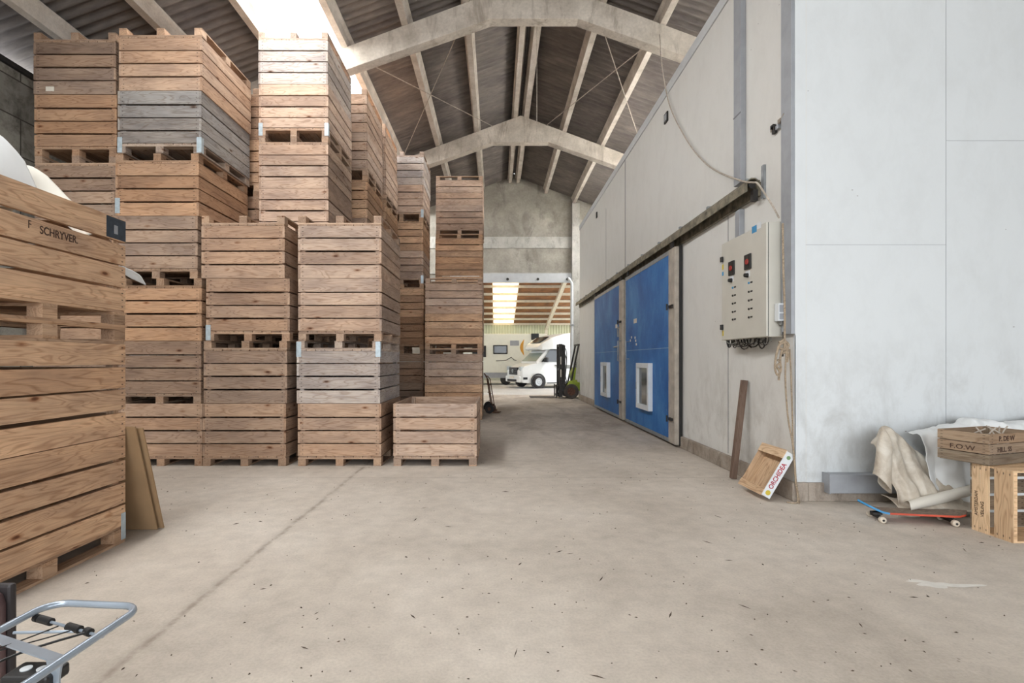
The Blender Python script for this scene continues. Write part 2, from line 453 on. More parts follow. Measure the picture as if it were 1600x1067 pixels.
# gable wall with its opening (opening x -1.7..3.28, up to z 4.9)
OX0, OX1, OZ = -1.7, 3.28, 5.28
def gable(y0, y1):
    b = MB()
    b.box(XL, OX0, y0, y1, 0, OZ); b.box(OX1, XR, y0, y1, 0, OZ)
    b.prism([(XL, OZ+.001), (XR, OZ+.001), (XR, roofz(XR)+.22), (RX+.26, roofz(RX+.26)+.24), (RX, roofz(RX)+.34), (RX-.26, roofz(RX-.26)+.24), (XL, roofz(XL)+.22)], y0, y1)
    return b
struct(gable(YG, YG+.25).build('wall_back', GABLE))
b = MB(); b.box(XL, OX1+.05, YG-.04, YG, OZ+1.62-.55+.05, OZ+1.62); b.box(XL, OX1+.05, YG-.05, YG, OZ+.0, OZ+.06)
struct(b.build('trim_2', BAND))
# white header beam with bolts
hb = thing('door_header', 'white steel lintel beam with dark bolts above the rear doorway', 'beam', (0, YG-.06, 4.89))
MB().box(OX0-.3, OX1+.02, -.06, .055, 0, .4).build('beam', WHITEB, hb, bevel=.006)
for px in (793, 840, 886):
    MB().lathe([(0, -.1), (.06, -.1), (.06, -.055)], ((px-VX)*YG/F, 0, .14), 'y', 8).build('bolt', DARKM, hb)
b = MB().box(3.3, 3.62, YG-.25, YG-.01, 0, 8.3); struct(b.build('trim_3', BAND))
dp = thing('downpipe', 'white drain pipe on the post beside the rear doorway', 'pipe', (3.28, YG-.32, 0))
MB().cyl((0, 0, 0), (0, 0, 4.75), .055, 12).build('pipe', WHITEP, dp, smooth=True)
MB().tube([(0, 0, 4.75), (-.02, 0, 4.85), (-.1, 0, 4.98), (-.16, 0, 5.05)], .055, 12).build('elbow', WHITEP, dp, smooth=True)
MB().box(-.075, .075, -.07, .08, 3.0, 3.06).build('clip', GALV, dp)

# roof sheets (corrugated, real geometry)
def corrug(xa, xb, ya, yb, dz, pitch=.19, amp=.03, nx=2):
    b = MB(); n = int((yb-ya)/pitch*6); pts = []; fs = []
    for i in range(n+1):
        y = ya+(yb-ya)*i/n; h = amp*math.cos(2*PI*(y-ya)/pitch)
        for j in range(nx):
            x = xa+(xb-xa)*j/(nx-1); pts.append((x, y, roofz(x)+dz+h))
    for i in range(n):
        for j in range(nx-1):
            a = i*nx+j; fs.append((a, a+1, a+nx+1, a+nx))
    b.poly(pts, fs); b.smooth = True
    return b
SK0, SK1 = -4.32, -3.08
DZ = .26
def roofpiece(name, xa, xb, mat, ya=Y0, yb=YG+.2):
    o = corrug(xa, xb, ya, yb, DZ).build(name, mat, smooth=True)
    s = o.modifiers.new('t', 'SOLIDIFY'); s.thickness = .008; s.offset = 1
    return struct(o)
roofpiece('ceiling', SK1, RX-.02, SHEET); roofpiece('ceiling_left', XL-.4, SK0, SHEET); roofpiece('ceiling_right', RX+.02, 5.86, SHEET); roofpiece('ceiling_far_right', 7.1, XR+.4, SHEET)
roofpiece('ceiling_store_front', 5.86, 7.1, SHEET, Y0, 8.0); roofpiece('added_roof_strip', 5.86, 7.1, SKYL, 8.0)  # second piece is an unseen light strip, added to brighten the deep hall
sk = roofpiece('window_1', SK0, SK1, SKYL); sk['label'] = 'bright translucent skylight strip running along the left roof slope'
struct(MB().prism([(RX-.25, roofz(RX-.25)+DZ+.06), (RX, roofz(RX)+DZ+.09), (RX+.25, roofz(RX+.25)+DZ+.06), (RX+.25, roofz(RX+.25)+DZ+.1), (RX, roofz(RX)+DZ+.14), (RX-.25, roofz(RX-.25)+DZ+.1)], Y0, YG).build('trim_4', SHEET))
# purlins
def purlin(x):
    t = thing('roof_purlin', 'x', 'beam', (x, 0, roofz(x)), group='concrete roof purlins')
    sl = -RS if x > RX else RS
    w = .065
    MB().prism([(-w, -.02-sl*0), (w, -.02), (w+.01, .13+sl*w), (w+.05, .17+sl*(w+.05)), (w+.05, .215+sl*(w+.05)), (-w-.05, .215-sl*(w+.05)), (-w-.05, .17-sl*(w+.05)), (-w-.01, .13-sl*w)], Y0, YG).build('beam', PURL, t)
    return t
pl = [(-6.79, 'concrete roof purlin nearest the left block wall'), (-5.55, 'concrete purlin in the dark roof left of the skylight, above crates'),
      (-4.32, 'concrete purlin along the left edge of the bright skylight'), (-3.08, 'concrete purlin along the right edge of the bright skylight'),
      (-1.85, 'concrete purlin next right of the skylight edge purlin'), (-.61, 'concrete purlin next left of the ridge purlin pair'),
      (.62, 'left one of the two close purlins under the roof ridge'), (.96, 'right one of the two close purlins under the roof ridge'),
      (2.18, 'concrete purlin next right of the ridge purlin pair'), (3.4, 'concrete purlin disappearing behind the top edge of white cold store'),
      (4.63, 'concrete purlin farther right, just above the white store edge'), (5.86, 'concrete purlin over the cold store roof, midway'), (7.1, 'concrete purlin over the cold store roof, near the right eaves'),
      (8.4, 'outermost right concrete purlin by the right eaves')]
for x, l in pl:
    purlin(x)['label'] = l
# portal frames
def portal(y0, y1, label):
    def us(x):  # underside
        d = abs(x-RX); return CH+(6.93 if d < .88 else 6.93-.352*(d-.88))
    L = []; 
    inner = [(XR-.45, 0), (XR-.45, 4.2), (XR-1.9, us(XR-1.9)), (RX+.88, us(RX+.88)), (RX-.88, us(RX-.88)), (XL+1.9, us(XL+1.9)), (XL+.45, 4.2), (XL+.45, 0)]
    outer = [(XL+.02, 0), (XL+.02, roofz(XL+.02)-.05), (RX, roofz(RX)-.02), (XR-.02, roofz(XR-.02)-.05), (XR-.02, 0)]
    pts = outer+inner
    t = thing('portal_frame', label, 'beam', (0, y0, 0), group='concrete portal frames')
    n = len(pts)
    # build as quads between outer and inner outline to stay clean
    O = [(XR-.02, 0), (XR-.02, 4.2), (XR-.02, roofz(XR-.02)-.05), (XR-1.9, roofz(XR-1.9)-.03), (RX+.88, roofz(RX+.88)-.02), (RX, roofz(RX)-.02), (RX-.88, roofz(RX-.88)-.02), (XL+1.9, roofz(XL+1.9)-.03), (XL+.02, roofz(XL+.02)-.05), (XL+.02, 4.2), (XL+.02, 0)]
    I = [(XR-.45, 0), (XR-.45, 4.2), (XR-.8, 4.9), (XR-1.9, us(XR-1.9)), (RX+.88, us(RX+.88)), (RX, us(RX)), (RX-.88, us(RX-.88)), (XL+1.9, us(XL+1.9)), (XL+.8, 4.9), (XL+.45, 4.2), (XL+.45, 0)]
    P = []; fs = []; k = len(O)
    for a in (0, y1-y0):
        P += [(u, a, w) for u, w in O]; P += [(u, a, w) for u, w in I]
    for i in range(k-1):
        fs += [(i, i+1, k+i+1, k+i), (2*k+i, 3*k+i, 3*k+i+1, 2*k+i+1), (i, 2*k+i, 2*k+i+1, i+1), (k+i, k+i+1, 3*k+i+1, 3*k+i)]
    fs += [(0, k, 3*k, 2*k), (k-1, 3*k-1, 4*k-1, 2*k-1)]
    MB().poly(P, fs).build('beam', CONC, t, bevel=.012)
    return t
portal(10.40, 10.66, 'near concrete roof frame spanning the hall at the picture top')
portal(16.3, 16.6, 'farther concrete roof frame with its peak lower in the view')
portal(4.3, 4.6, 'concrete roof frame overhead in front of crates, above the view')
# bracing rods
def rod(p, q, label):
    tag(MB().cyl(p, q, .011, 6).build('bracing_rod', CABLE), label, 'rod', 'thin roof bracing rods')
def rp(x, y): return (x, y, roofz(x)-.05)
rod(rp(-.61, 10.67), rp(-3.0, 16.28), 'thin bracing rod running down left from ridge side, left roof slope')
rod(rp(-3.0, 10.67), rp(-.1, 16.28), 'thin bracing rod rising from skylight purlin toward the far frame peak')
rod(rp(2.1, 10.67), rp(4.8, 16.28), 'thin bracing rod sloping steeply down right, right roof slope')
rod(rp(3.42, 10.67), rp(1.6, 16.28), 'thin bracing rod crossing from white wall edge toward far frame peak')
tag(MB().cyl((.87, 10.9, roofz(.87)), (.87, 10.9, CH+4.85), .006, 6).build('hanging_wire', CABLE), 'thin wire hanging straight down beneath the roof ridge', 'wire')

# ------------------------------------------------------------------ cold store
XC, YC, YE, ZT = 3.25, 5.56, 19.85, 6.6
struct(MB().box(XC, XC+.12, YC, YE, .2, ZT).build('wall_store_side', WSIDE))
struct(MB().box(XC+.12, 8.1, YC, YC+.12, .2, ZT).build('wall_store_front', WFRONT))
struct(MB().box(XC+.12, 8.1, YE-.12, YE, .2, ZT).build('wall_store_rear', WSIDE))
struct(MB().box(8.1, 8.22, YC, YE, .2, ZT).build('wall_store_far', WSIDE))
struct(MB().box(XC, 8.22, YC, YE, ZT+.001, ZT+.12).build('ceiling_store', WSIDE))
pb = MB().box(XC-.05, XC+.12, YC-.04, YE+.02, 0, .2); pb.box(XC+.12, 8.1, YC-.04, YC+.12, 0, .2)
struct(pb.build('baseboard_store', PLINTH, bevel=.01))
struct(MB().box(XC-.02, XC, YC, YE, ZT-.05, ZT+.12).build('trim_5', WHITEB))
def wy(px, x=XC): return x*F/(px-VX)
# corner trims
cb_ = MB().box(XC-.045, XC-.001, YC-.001, YC+.20, 1.81, ZT-.06); struct(cb_.build('trim_6', GREYP, bevel=.004))
b = MB().box(XC-.006, XC+.11, YC-.006, YC-.001, .21, ZT); b.box(XC-.006, XC-.001, YC-.006, YC+.03, .21, 1.8)
struct(b.build('trim_7', WFRONT))
# seams
b = MB()
for px, z0, z1, w in ((977, 3.8, ZT-.06, .022), (1138, .22, 3.55, .006)):
    y = wy(px); b.box(XC-.004, XC-.0005, y-w, y+w, z0, z1)
b.box(XC-.003, XC-.0005, wy(947)-.01, wy(947)+.01, 3.8, 6.0)
struct(b.build('trim_8', SEAM))
b = MB()
for x in (XC+.105, 4.885):
    b.box(x-.0025, x+.0025, YC-.003, YC-.0005, .22, ZT)
b.box(XC+.11, 4.88, YC-.0025, YC-.0005, 2.776, 2.780); b.box(4.89, 7.5, YC-.0025, YC-.0005, 3.906, 3.910)
struct(b.build('trim_9', plain('pale_seam', 'a9acb0', .6, 0, .04)))
# grey channel above the cabinet
ch = thing('cable_channel', 'grey vertical cable trunking rising from the control cabinet', 'trunking', (XC, wy(1160), 3.14))
MB().box(-.07, -.001, -.06, .06, -.02, 3.5-3.14).build('lower_trunking', GREYP, ch, bevel=.004)
MB().box(-.07, -.001, -.1, .1, .70, ZT-3.14-.06).build('trunking', GREYP, ch, bevel=.004)
MB().box(-.074, -.07, -.102, .102, 1.6, 1.62).build('cover_joint', SEAM, ch)
sq = thing('wall_plate', 'small dark plate high on the white store wall', 'plate', (XC, wy(1042), CH+378*wy(1042)/F))
MB().box(-.03, -.001, -.09, .09, -.09, .09).build('plate', DARKM, sq, bevel=.004); MB().box(-.035, -.03, -.06, .06, -.06, .06).build('cap', GREYP, sq)
sq = thing('wall_plate', 'tiny dark plate on white store wall near far end', 'plate', (XC, wy(933), CH+226*wy(933)/F))
MB().box(-.03, -.001, -.07, .07, -.09, .09).build('plate', DARKM, sq, bevel=.004)
# broken hole with bracket
bh = thing('broken_bracket', 'broken grey bracket sticking from a hole high on white wall', 'bracket', (XC, wy(1216), CH+358*wy(1216)/F))
for k in range(6):
    y = R.uniform(-.08, .08); z = R.uniform(-.08, .08); MB().box(-.035, -.002, y-.03, y+.03, z-.02, z+.025).build('fragment', R.choice([DARKM, GREYP, PLINTH]), bh)
MB().tube([(-.02, -.05, .05), (-.04, -.14, .08), (-.045, -.2, .1)], .008, 6).build('wire', CABLE, bh)

# door track
tr = thing('door_track', 'long weathered steel sliding-door track with open rounded end on wall', 'rail', (XC, 6.3, 3.6))
prof = [(-.17, 0), (-.17, .1), (-.15, .14), (-.11, .17), (-.06, .17), (-.02, .14), (0-.002, .14), (-.002, .128), (-.03, .125), (-.06, .155), (-.11, .155), (-.145, .13), (-.157, .1), (-.157, .0)]
b = MB().prism(prof, 0, YE-6.35, 'xz'); 
b.build('track', RAILM, tr)
MB().box(-.045, -.001, -.02, YE-6.35, -.06, .11).build('backing', RAILM, tr, label='rusty backing strip below the track')
for k in range(12):
    y = .15+k*1.15; MB().box(-.12, -.001, y-.03, y+.03, .17, .2).build('bracket', GALV, tr)
MB().box(-.10, -.04, -.03, .04, -.12, .02).build('end_stop', DARKM, tr)
MB().box(-.03, -.001, -.14, -.08, -.12, .28).build('hanger', GALV, tr)
MB().lathe([(.0, 0), (.045, 0), (.045, .03), (0, .03)], (-.085, .02, .09), 'y', 14).build('roller', DARKM, tr, smooth=True)

def sliding_door(n, y0, y1, xf, label, far):
    t = bpy.data.objects.new('door_%d' % n, None); COL.objects.link(t); t.location = (xf, y0, 0); t['kind'] = 'structure'; t['label'] = label
    w = y1-y0; h = 3.5
    MB().box(0, .1, .0, w, .05, h).build('door_core', STILE, t)
    MB().box(-.008, -.0005, .34, w-.05, .12, h-.08).build('blue_panel', BLUED, t, label='scuffed blue sheet facing')
    MB().box(-.012, -.0085, .34, w-.1, 1.74, 1.752).build('joint_strip', plain('joint_blue', '7f9fbe', .5), t)
    MB().box(-.02, 0, .02, .33, .05, h).build('stile', STILE, t, label='bare metal edge stile')
    MB().box(.05, .1, -.02, -.0005, .03, h+.02).build('rubber_seal', BLACK, t)
    MB().box(-.014, 0, w-.05, w, .05, h).build('edge_strip', GALV, t)
    MB().box(-.014, -.0005, .34, w-.05, .05, .12).build('kick_strip', GALV, t)
    MB().box(-.014, -.0005, .34, w-.05, h-.08, h).build('top_strip', GALV, t)
    # hatch window
    hy = 1.3 if not far else 1.35; hw = .9; z0, z1 = .5, 1.46
    hwd = thing  # noqa
    b = MB(); 
    b.box(-.1, -.0085, hy, hy+hw, z0, z0+.1); b.box(-.1, -.0085, hy, hy+hw, z1-.1, z1); b.box(-.1, -.0085, hy, hy+.1, z0+.1, z1-.1); b.box(-.1, -.0085, hy+hw-.1, hy+hw, z0+.1, z1-.1)
    fr = b.build('hatch_frame', WHITEP, t, bevel=.006)
    MB().box(-.05, -.03, hy+.1, hy+hw-.1, z0+.1, z1-.1).build('hatch_pane', DGLASS, fr)
    MB().box(-.11, -.1, hy+hw-.05, hy+hw-.02, .9, 1.05).build('hatch_catch', GALV, fr)
    for z in (.45, 2.45):
        hg = MB(); hg.box(-.05, -.02, .08, .26, z, z+.05); hg.cyl((-.06, .3, z-.03), (-.06, .3, z+.08), .016, 8); hg.build('hinge', DARKM, t)
    hd = MB(); hd.tube([(-.008, w-.35, 1.95), (-.09, w-.35, 1.95), (-.09, w-.35, 1.55), (-.008, w-.35, 1.55)] if not far else [(-.02, .12, 2.0), (-.1, .12, 2.0), (-.1, .12, 1.5), (-.02, .12, 1.5)], .015, 8)
    hd.build('handle', GALV, t, smooth=True)
    MB().box(-.0115, -.0082, w-1.0 if not far else .55, w-.75 if not far else .75, 2.35, 2.45).build('sticker', PAPER, t)
    if not far:
        for k, (yy, zz) in enumerate(((w-.5, 1.95), (w-.6, 2.02), (w-.9, 2.0), (w-1.0, 1.85), (w-.95, 1.93))):
            MB().box(-.0112, -.0082, yy, yy+.08, zz, zz+.05).build('paint_chip', PAPER, t)
    MB().box(-.03, 0, .1, .22, h, h+.16).build('hanger', DARKM, t); MB().box(-.03, 0, w-.3, w-.18, h, h+.16).build('hanger', DARKM, t)
    # bar handle rod
    if far:
        MB().tube([(-.03, .5, 1.85), (-.12, .45, 1.85), (-.13, -.05, 1.86)], .018, 8).build('bar_handle', GALV, t, smooth=True)
        MB().tube([(-.05, .2, 2.35), (-.1, .15, 2.3), (-.1, .1, 2.1)], .02, 8).build('latch', GALV, t, smooth=True)
    return t
sliding_door(1, 8.9, 12.35, 3.13, 'nearer large blue sliding cold-store door with small hatch window', False)
sliding_door(2, 12.62, 16.25, 3.13, 'farther blue sliding cold-store door with small hatch window', True)

# ------------------------------------------------------------------ control cabinet
cx0, cy0, cy1, cz0, cz1 = 3.05, 5.78, 6.92, 1.79, 3.09
cab = thing('control_cabinet', 'light grey electrical control cabinet with switches on white wall', 'cabinet', (XC, cy0, cz0))
dx = XC-cx0; W = cy1-cy0; H = cz1-cz0
MB().box(-dx+.03, -.002, 0, W, 0, H).build('body', CABG, cab, bevel=.006)
dr = MB().box(-dx, -dx+.024, .0, W, .004, H-.004).build('door', CABG, cab, bevel=.005)
MB().box(-dx+.024, -dx+.03, .004, W-.004, .006, H-.006).build('gasket', BLACK, cab)
for z in (.14, 1.05):
    MB().box(-dx-.03, -dx, W-.06, W-.01, z, z+.07).build('lock', BLACK, dr, bevel=.006)
MB().box(-dx-.002, -dx, W-.06, W-.015, .95, 1.02).build('warning_sticker', YEL, dr); MB().box(-dx-.002, -dx, W-.06, W-.015, .87, .92).build('blue_sticker', BLUS, dr)
MB().box(-dx-.002, -dx, W-.06, W-.025, .06, .13).build('warning_sticker', YEL, dr)
def dpos(px, py):
    D = cx0*F/(px-VX); return D-cy0, CH-(py-VY)*D/F-cz0
for px, py in ((1144, 419), (1169.5, 409)):
    y, z = dpos(px, py)
    s = MB().box(-dx-.02, -dx, y-.075, y+.075, z-.09, z+.09).build('isolator_switch', BLACK, dr, bevel=.004)
    MB().lathe([(0, -.03), (.03, -.03), (.035, -.02)], (-dx, y, z), 'x', 16).build('rotary_knob', REDP, s, smooth=True)
for px, py in ((1143.5, 438), (1168.5, 430)):
    y, z = dpos(px, py)
    s = MB().lathe([(0, -.045), (.022, -.045), (.028, 0)], (-dx, y, z), 'x', 14).build('selector_switch', BLACK, dr, smooth=True)
    MB().box(-dx-.003, -dx, y-.05, y+.05, z-.02, z+.055).build('switch_plate', WHITEP, dr)
for col_, pys in ((1147, (449, 461.5, 474, 487, 499)), (1172.5, (441.5, 455.5, 469, 482.5, 495.5))):
    for k, py in enumerate(pys):
        y, z = dpos(col_, py)
        MB().lathe([(0, -.012), (.012, -.012), (.014, 0)], (-dx, y+.03, z), 'x', 10).build('indicator_lamp', BLUS if k == 0 else DARKM, dr)
        MB().box(-dx-.002, -dx, y-.05, y+.0, z-.008, z+.012).build('name_tag', DARKM, dr)
y, z = dpos(1181, 357)
MB().box(-dx-.002, -dx, y-.02, y+.09, z-.04, z+.04).build('maker_label', BLUS, dr); MB().box(-dx-.002, -dx, y-.12, y-.03, z-.02, z+.05).build('maker_plate', WHITEP, dr)
mt = thing('thermostat_box', 'small white switch box fixed to the side of grey cabinet', 'switch box', (cx0, cy0, cz0+.17))
MB().box(.09, .19, -.09, -.002, .0, .2).build('housing', WHITEP, mt, bevel=.006); MB().box(.1, .18, -.094, -.09, .1, .18).build('display', GREYP, mt); MB().box(.1, .18, -.094, -.09, .02, .085).build('flap', GREYP, mt)
MB().lathe([(0, -.05), (.02, -.04), (.02, 0)], (.14, -.045, 0), 'z', 12).build('cable_gland', GREYD, mt)
cg = thing('cable_bundle', 'bundle of dark cables looping beneath the grey cabinet', 'cables', (XC-.1, cy0, cz0))
for k in range(24):
    ya = .08+k*.042+R.uniform(-.02, .02); yb = ya+R.uniform(.15, .35); d = R.uniform(.05, .13); x = R.uniform(-.06, .04)
    if yb > 1.08: yb = 1.08
    MB().tube([(x, ya+(yb-ya)*(1-math.cos(t*PI/8))/2, -.002-d*math.sin(t*PI/8)) for t in range(9)], R.uniform(.004, .009), 6).build('cable', R.choice([BLACK, BLACK, DARKM, GREYD]), cg, smooth=True)
MB().tube([(.05, -.08, .05), (.05, -.1, -.1), (.06, -.04, -.22)], .012, 6).build('cable', BLACK, cg, smooth=True)

# rope and cable
def smoothpath(p, n=6):
    p = [Vector(q) for q in p]; out = []
    for i in range(len(p)-1):
        a, b_, c, d = p[max(i-1, 0)], p[i], p[i+1], p[min(i+2, len(p)-1)]
        for k in range(n):
            t = k/n; out.append(.5*((2*b_)+(-a+c)*t+(2*a-5*b_+4*c-d)*t*t+(-a+3*b_-3*c+d)*t**3))
    out.append(p[-1]); return out
def wl(px, py, x=XC-.03): return at(px, py, x*F/(px-VX))
pts = [(3.42, 10.72, roofz(3.42)-.02), at(1031, 58, 10.3), at(1034, 100, 10.05), (3.21, wy(1040, 3.21), 6.66), wl(1050, 175, 3.2), wl(1075, 222, 3.2), wl(1100, 253, 3.2), wl(1125, 270, 3.19), wl(1160, 283, 3.06), wl(1176, 285, 3.02), wl(1185, 288, 3.02), wl(1205, 318, 3.1), wl(1217, 340, 3.02)]
tag(MB().tube(smoothpath(pts), .011, 6).build('rope_line', CABLE, smooth=True), 'pale rope drooping from roof beam across white wall to track end', 'rope')
rk = thing('knotted_rope', 'frayed brown rope knotted below cabinet corner and hanging to the floor', 'rope', (0, 0, 0))
xk = 3.02
def rr(px, py, D=5.5): return at(px, py, min(D, 5.5))
MB().tube(smoothpath([rr(1223, 349), rr(1224, 420), rr(1226, 480), rr(1226, 530), rr(1225, 548)]), .011, 7).build('strand', ROPE, rk, smooth=True)
MB().tube(smoothpath([rr(1225, 530), rr(1218, 538), rr(1213, 555), rr(1211, 575), rr(1215, 586), rr(1220, 578), rr(1219, 560), rr(1224, 545), rr(1231, 552), rr(1230, 566)]), .012, 7).build('loop', ROPE, rk, smooth=True)
MB().tube(smoothpath([rr(1217, 535), rr(1226, 533), rr(1232, 540), rr(1224, 546), rr(1217, 541), rr(1224, 536), rr(1231, 547), rr(1222, 552)]), .014, 7).build('knot', ROPE, rk, smooth=True)
MB().tube(smoothpath([rr(1215, 562), rr(1219, 566), rr(1214, 572), rr(1218, 580), rr(1217, 590), rr(1217, 594)]), .012, 7).build('knot', ROPE, rk, smooth=True)
MB().tube(smoothpath([rr(1229, 545), rr(1227, 590), rr(1231, 650), rr(1238, 690), rr(1241, 720, 5.62), rr(1243, 750, 5.52), rr(1246, 770, 5.48), (3.2, 5.44, .013), (3.1, 5.46, .012)]), .009, 6).build('strand', ROPE, rk, smooth=True)
MB().tube(smoothpath([rr(1234, 545), rr(1236, 590), rr(1238, 650), rr(1239, 690), rr(1242, 722, 5.6), rr(1244, 752, 5.5), (3.24, 5.47, .03), (3.2, 5.41, .012)]), .008, 6).build('strand', ROPE, rk, smooth=True)

# ------------------------------------------------------------------ potato crates
CW, CL, CHH = 1.2, 1.45, .9
def crate_proto(kind):
    P = {}
    def j(a): return R.uniform(-a, a)
    def panel(along_x):
        b = MB(); hw = (CW if along_x else CL)/2
        for k in range(4):
            z0 = .146+k*.188+j(.004); z1 = z0+.167+j(.004)
            if k == 3: z1 = .897
            if along_x: b.box(-hw+.033, hw-.033, 0, .032, z0, z1, nails=True)
            else: b.box(0, .032, -hw, hw, z0, z1, nails=True)
        return b
    parts = []
    b = panel(True); parts.append(('end_panel', b.mesh('end_panel', WOOD), (0, -CL/2, 0)))
    b = panel(True); parts.append(('end_panel', b.mesh('end_panel', WOOD), (0, CL/2-.032, 0)))
    b = panel(False); parts.append(('side_panel', b.mesh('side_panel', WOOD), (-CW/2, 0, 0)))
    b = panel(False); parts.append(('side_panel', b.mesh('side_panel', WOOD), (CW/2-.032, 0, 0)))
    b = MB()
    n = 9; w = (CW-.01)/n
    for k in range(n): b.box(-CW/2+.005+k*w+.004, -CW/2+.005+(k+1)*w-.004, -CL/2+.003+j(.003), CL/2-.003, .122, .142)
    parts.append(('deck', b.mesh('deck', WOOD), (0, 0, 0)))
    bm = MB().box(-CW/2, CW/2, -.06, .06, .1, .1215).mesh('bearer', WOOD)
    sm = MB().box(-.055, .055, -CL/2, CL/2, 0, .02).mesh('skid', WOOD)
    bl = [MB().box(-.055, .055, -.06, .06, .0205, .0995, axis=1).mesh('block', WOOD) for _ in range(3)]
    po = MB().box(-.03, .03, -.03, .03, .143, .88, axis=2).mesh('corner_post', WOOD)
    for y in (-CL/2+.062, 0, CL/2-.062):
        parts.append(('bearer', bm, (0, y, 0)))
        for x in (-CW/2+.057, 0, CW/2-.057): parts.append(('block', R.choice(bl), (x, y, 0)))
    for x in (-CW/2+.057, 0, CW/2-.057): parts.append(('skid', sm, (x, 0, 0)))
    for x in (-1, 1):
        for y in (-1, 1): parts.append(('corner_post', po, (x*(CW/2-.063), y*(CL/2-.063), 0)))
    return parts
PROTO = [crate_proto(k) for k in range(4)]
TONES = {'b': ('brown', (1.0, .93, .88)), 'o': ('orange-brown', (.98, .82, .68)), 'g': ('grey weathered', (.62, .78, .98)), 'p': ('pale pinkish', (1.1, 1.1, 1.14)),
         'w': ('whitish weathered', (1.08, 1.3, 1.6)), 'd': ('dark brown', (.68, .58, .52)), 'l': ('honey-coloured', (1.3, 1.15, .99)), 'm': ('dull greyish-brown', (.76, .74, .74))}  # honey tone brightened in the colour to replace missing light on the foreground stack
def fix(c):
    return tuple(x for x in c)+(1,)
ORD = ['lowest', 'second from floor', 'third from floor', 'fourth from floor', 'fifth from floor', 'sixth from floor', 'seventh from floor', 'topmost']
def make_crate(X, D, z, inv, tone, label, group, rotz=0, brackets=()):
    if inv: rot = Euler((PI, 0, -rotz if False else rotz)); loc = (X, D, z+CHH)
    else: rot = Euler((0, 0, rotz)); loc = (X, D, z)
    t = thing('potato_crate', label, 'crate', loc, rot, group)
    # flip around so that a varied side faces the viewer
    P = R.choice(PROTO); c = TONES[tone][1]; v = R.uniform(.93, 1.05)
    for n, me, l in P:
        o = bpy.data.objects.new(n, me); COL.objects.link(o); o.parent = t; o.location = l
        vv = v*R.uniform(.95, 1.04)
        pc = c
        if n in ('block', 'bearer', 'skid', 'deck'): pc = tuple(a*.55+b_*.45 for a, b_ in zip(c, (.95, .88, .8))); vv *= R.uniform(.8, 1.05)
        o.color = fix(tuple(x*vv for x in pc))
    for (sx, zc) in brackets:   # galvanised corner plates, world side sx, local height
        y = -CL/2 if not inv else CL/2
        xx = sx*(CW/2-.03)
        b = MB(); b.box(xx-.035, xx+.035, y-.003 if y < 0 else y+.0005, y-.0005 if y < 0 else y+.003, zc-.11, zc+.11)
        b.box(*( (CW/2+.0005, CW/2+.003) if sx > 0 else (-CW/2-.003, -CW/2-.0005)), y-.003 if y < 0 else y-.06, y+.06 if y < 0 else y+.003, zc-.11, zc+.11)
        b.build('corner_plate', BRK, t, label='galvanised corner plate')
    return t
BRK = plain('bracket_zinc', 'b5c2c9', .45, .3, .08, 20)
def stack(X, D, spec, name, tones, rotated=False, jit=.012, brackets={}, shifts={}):
    n = len(spec)
    for k, (s, tn) in enumerate(zip(spec, tones)):
        o_ = ORD[k] if k < n-1 else ('topmost' if n > 1 else '')
        lab = '%s crate%s, %s in the %s' % (TONES[tn][0], ' upside down' if s == 'i' else '', o_, name)
        Dc = D+(CL if not rotated else CW)/2
        sh = shifts.get(k, (0, 0))
        r = R.uniform(-.006, .006)
        make_crate(X+R.uniform(-jit, jit)+sh[0], Dc+R.uniform(0, jit)+sh[1], k*CHH, s == 'i', tn, lab, 'crates of the %s' % name, r+(PI/2 if rotated else 0), brackets.get(k, ()))
# A row, fronts at 7.36
stack(-6.14, 7.46, 'uuiuiui', 'tall stack beside the block wall', 'mmbmmom', brackets={})
stack(-4.84, 7.36, 'uuiuiui', 'tall stack right of the wall-side stack', 'bmomogb', brackets={5: ((-1, .12), (1, .12)), 4: ((-1, .75),)}, shifts={5: (-.01, 0), 6: (.02, 0), 4: (-.03, 0), 3: (-.05, 0)})
stack(-3.61, 7.36, 'uiui', 'left low front stack', 'bmbb', brackets={2: ((-1, .12),)}, shifts={2: (.03, 0), 3: (-.02, 0)})
stack(-2.26, 7.36, 'uiui', 'right low front stack', 'bwpp', brackets={1: ((-1, .12), (1, .12))}, shifts={0: (0, 0), 2: (.02, 0)})
# single crate
make_crate(-.874, 7.36+CL/2, 0, False, 'p', 'single open crate standing alone on the floor beside the aisle', 'crates on the floor', -.004)
# behind
stack(-4.76, 9.0, 'uuiuiui', 'stack peeping between wall-side tall stacks', 'dddddod')
stack(-3.51, 8.86, 'uiuiuiui', 'pale stack behind low stacks', 'bbbbpppw', brackets={6: ((-1, .12), (1, .12))})
stack(-3.30, 10.72, 'uiuiuiui', 'first narrow stack behind pale stack', 'dbobplpp', brackets={4: ((1, .12),)})
stack(-3.25, 12.30, 'uiuiuiui', 'second narrow stack behind pale stack', 'dbbbplpp', brackets={4: ((1, .12),)})
stack(-2.576, 13.95, 'uiuiuiui', 'tall stack beside the four-high stack', 'mbolplpw', brackets={4: ((1, .12),), 6: ((1, .12),)})
stack(-1.136, 15.8, 'uiuiuiui', 'farthest stack beside the aisle', 'plplllpp', rotated=True)
stack(-1.07, 13.0, 'uiui', 'four-high stack before the farthest stack', 'lplp', rotated=True)
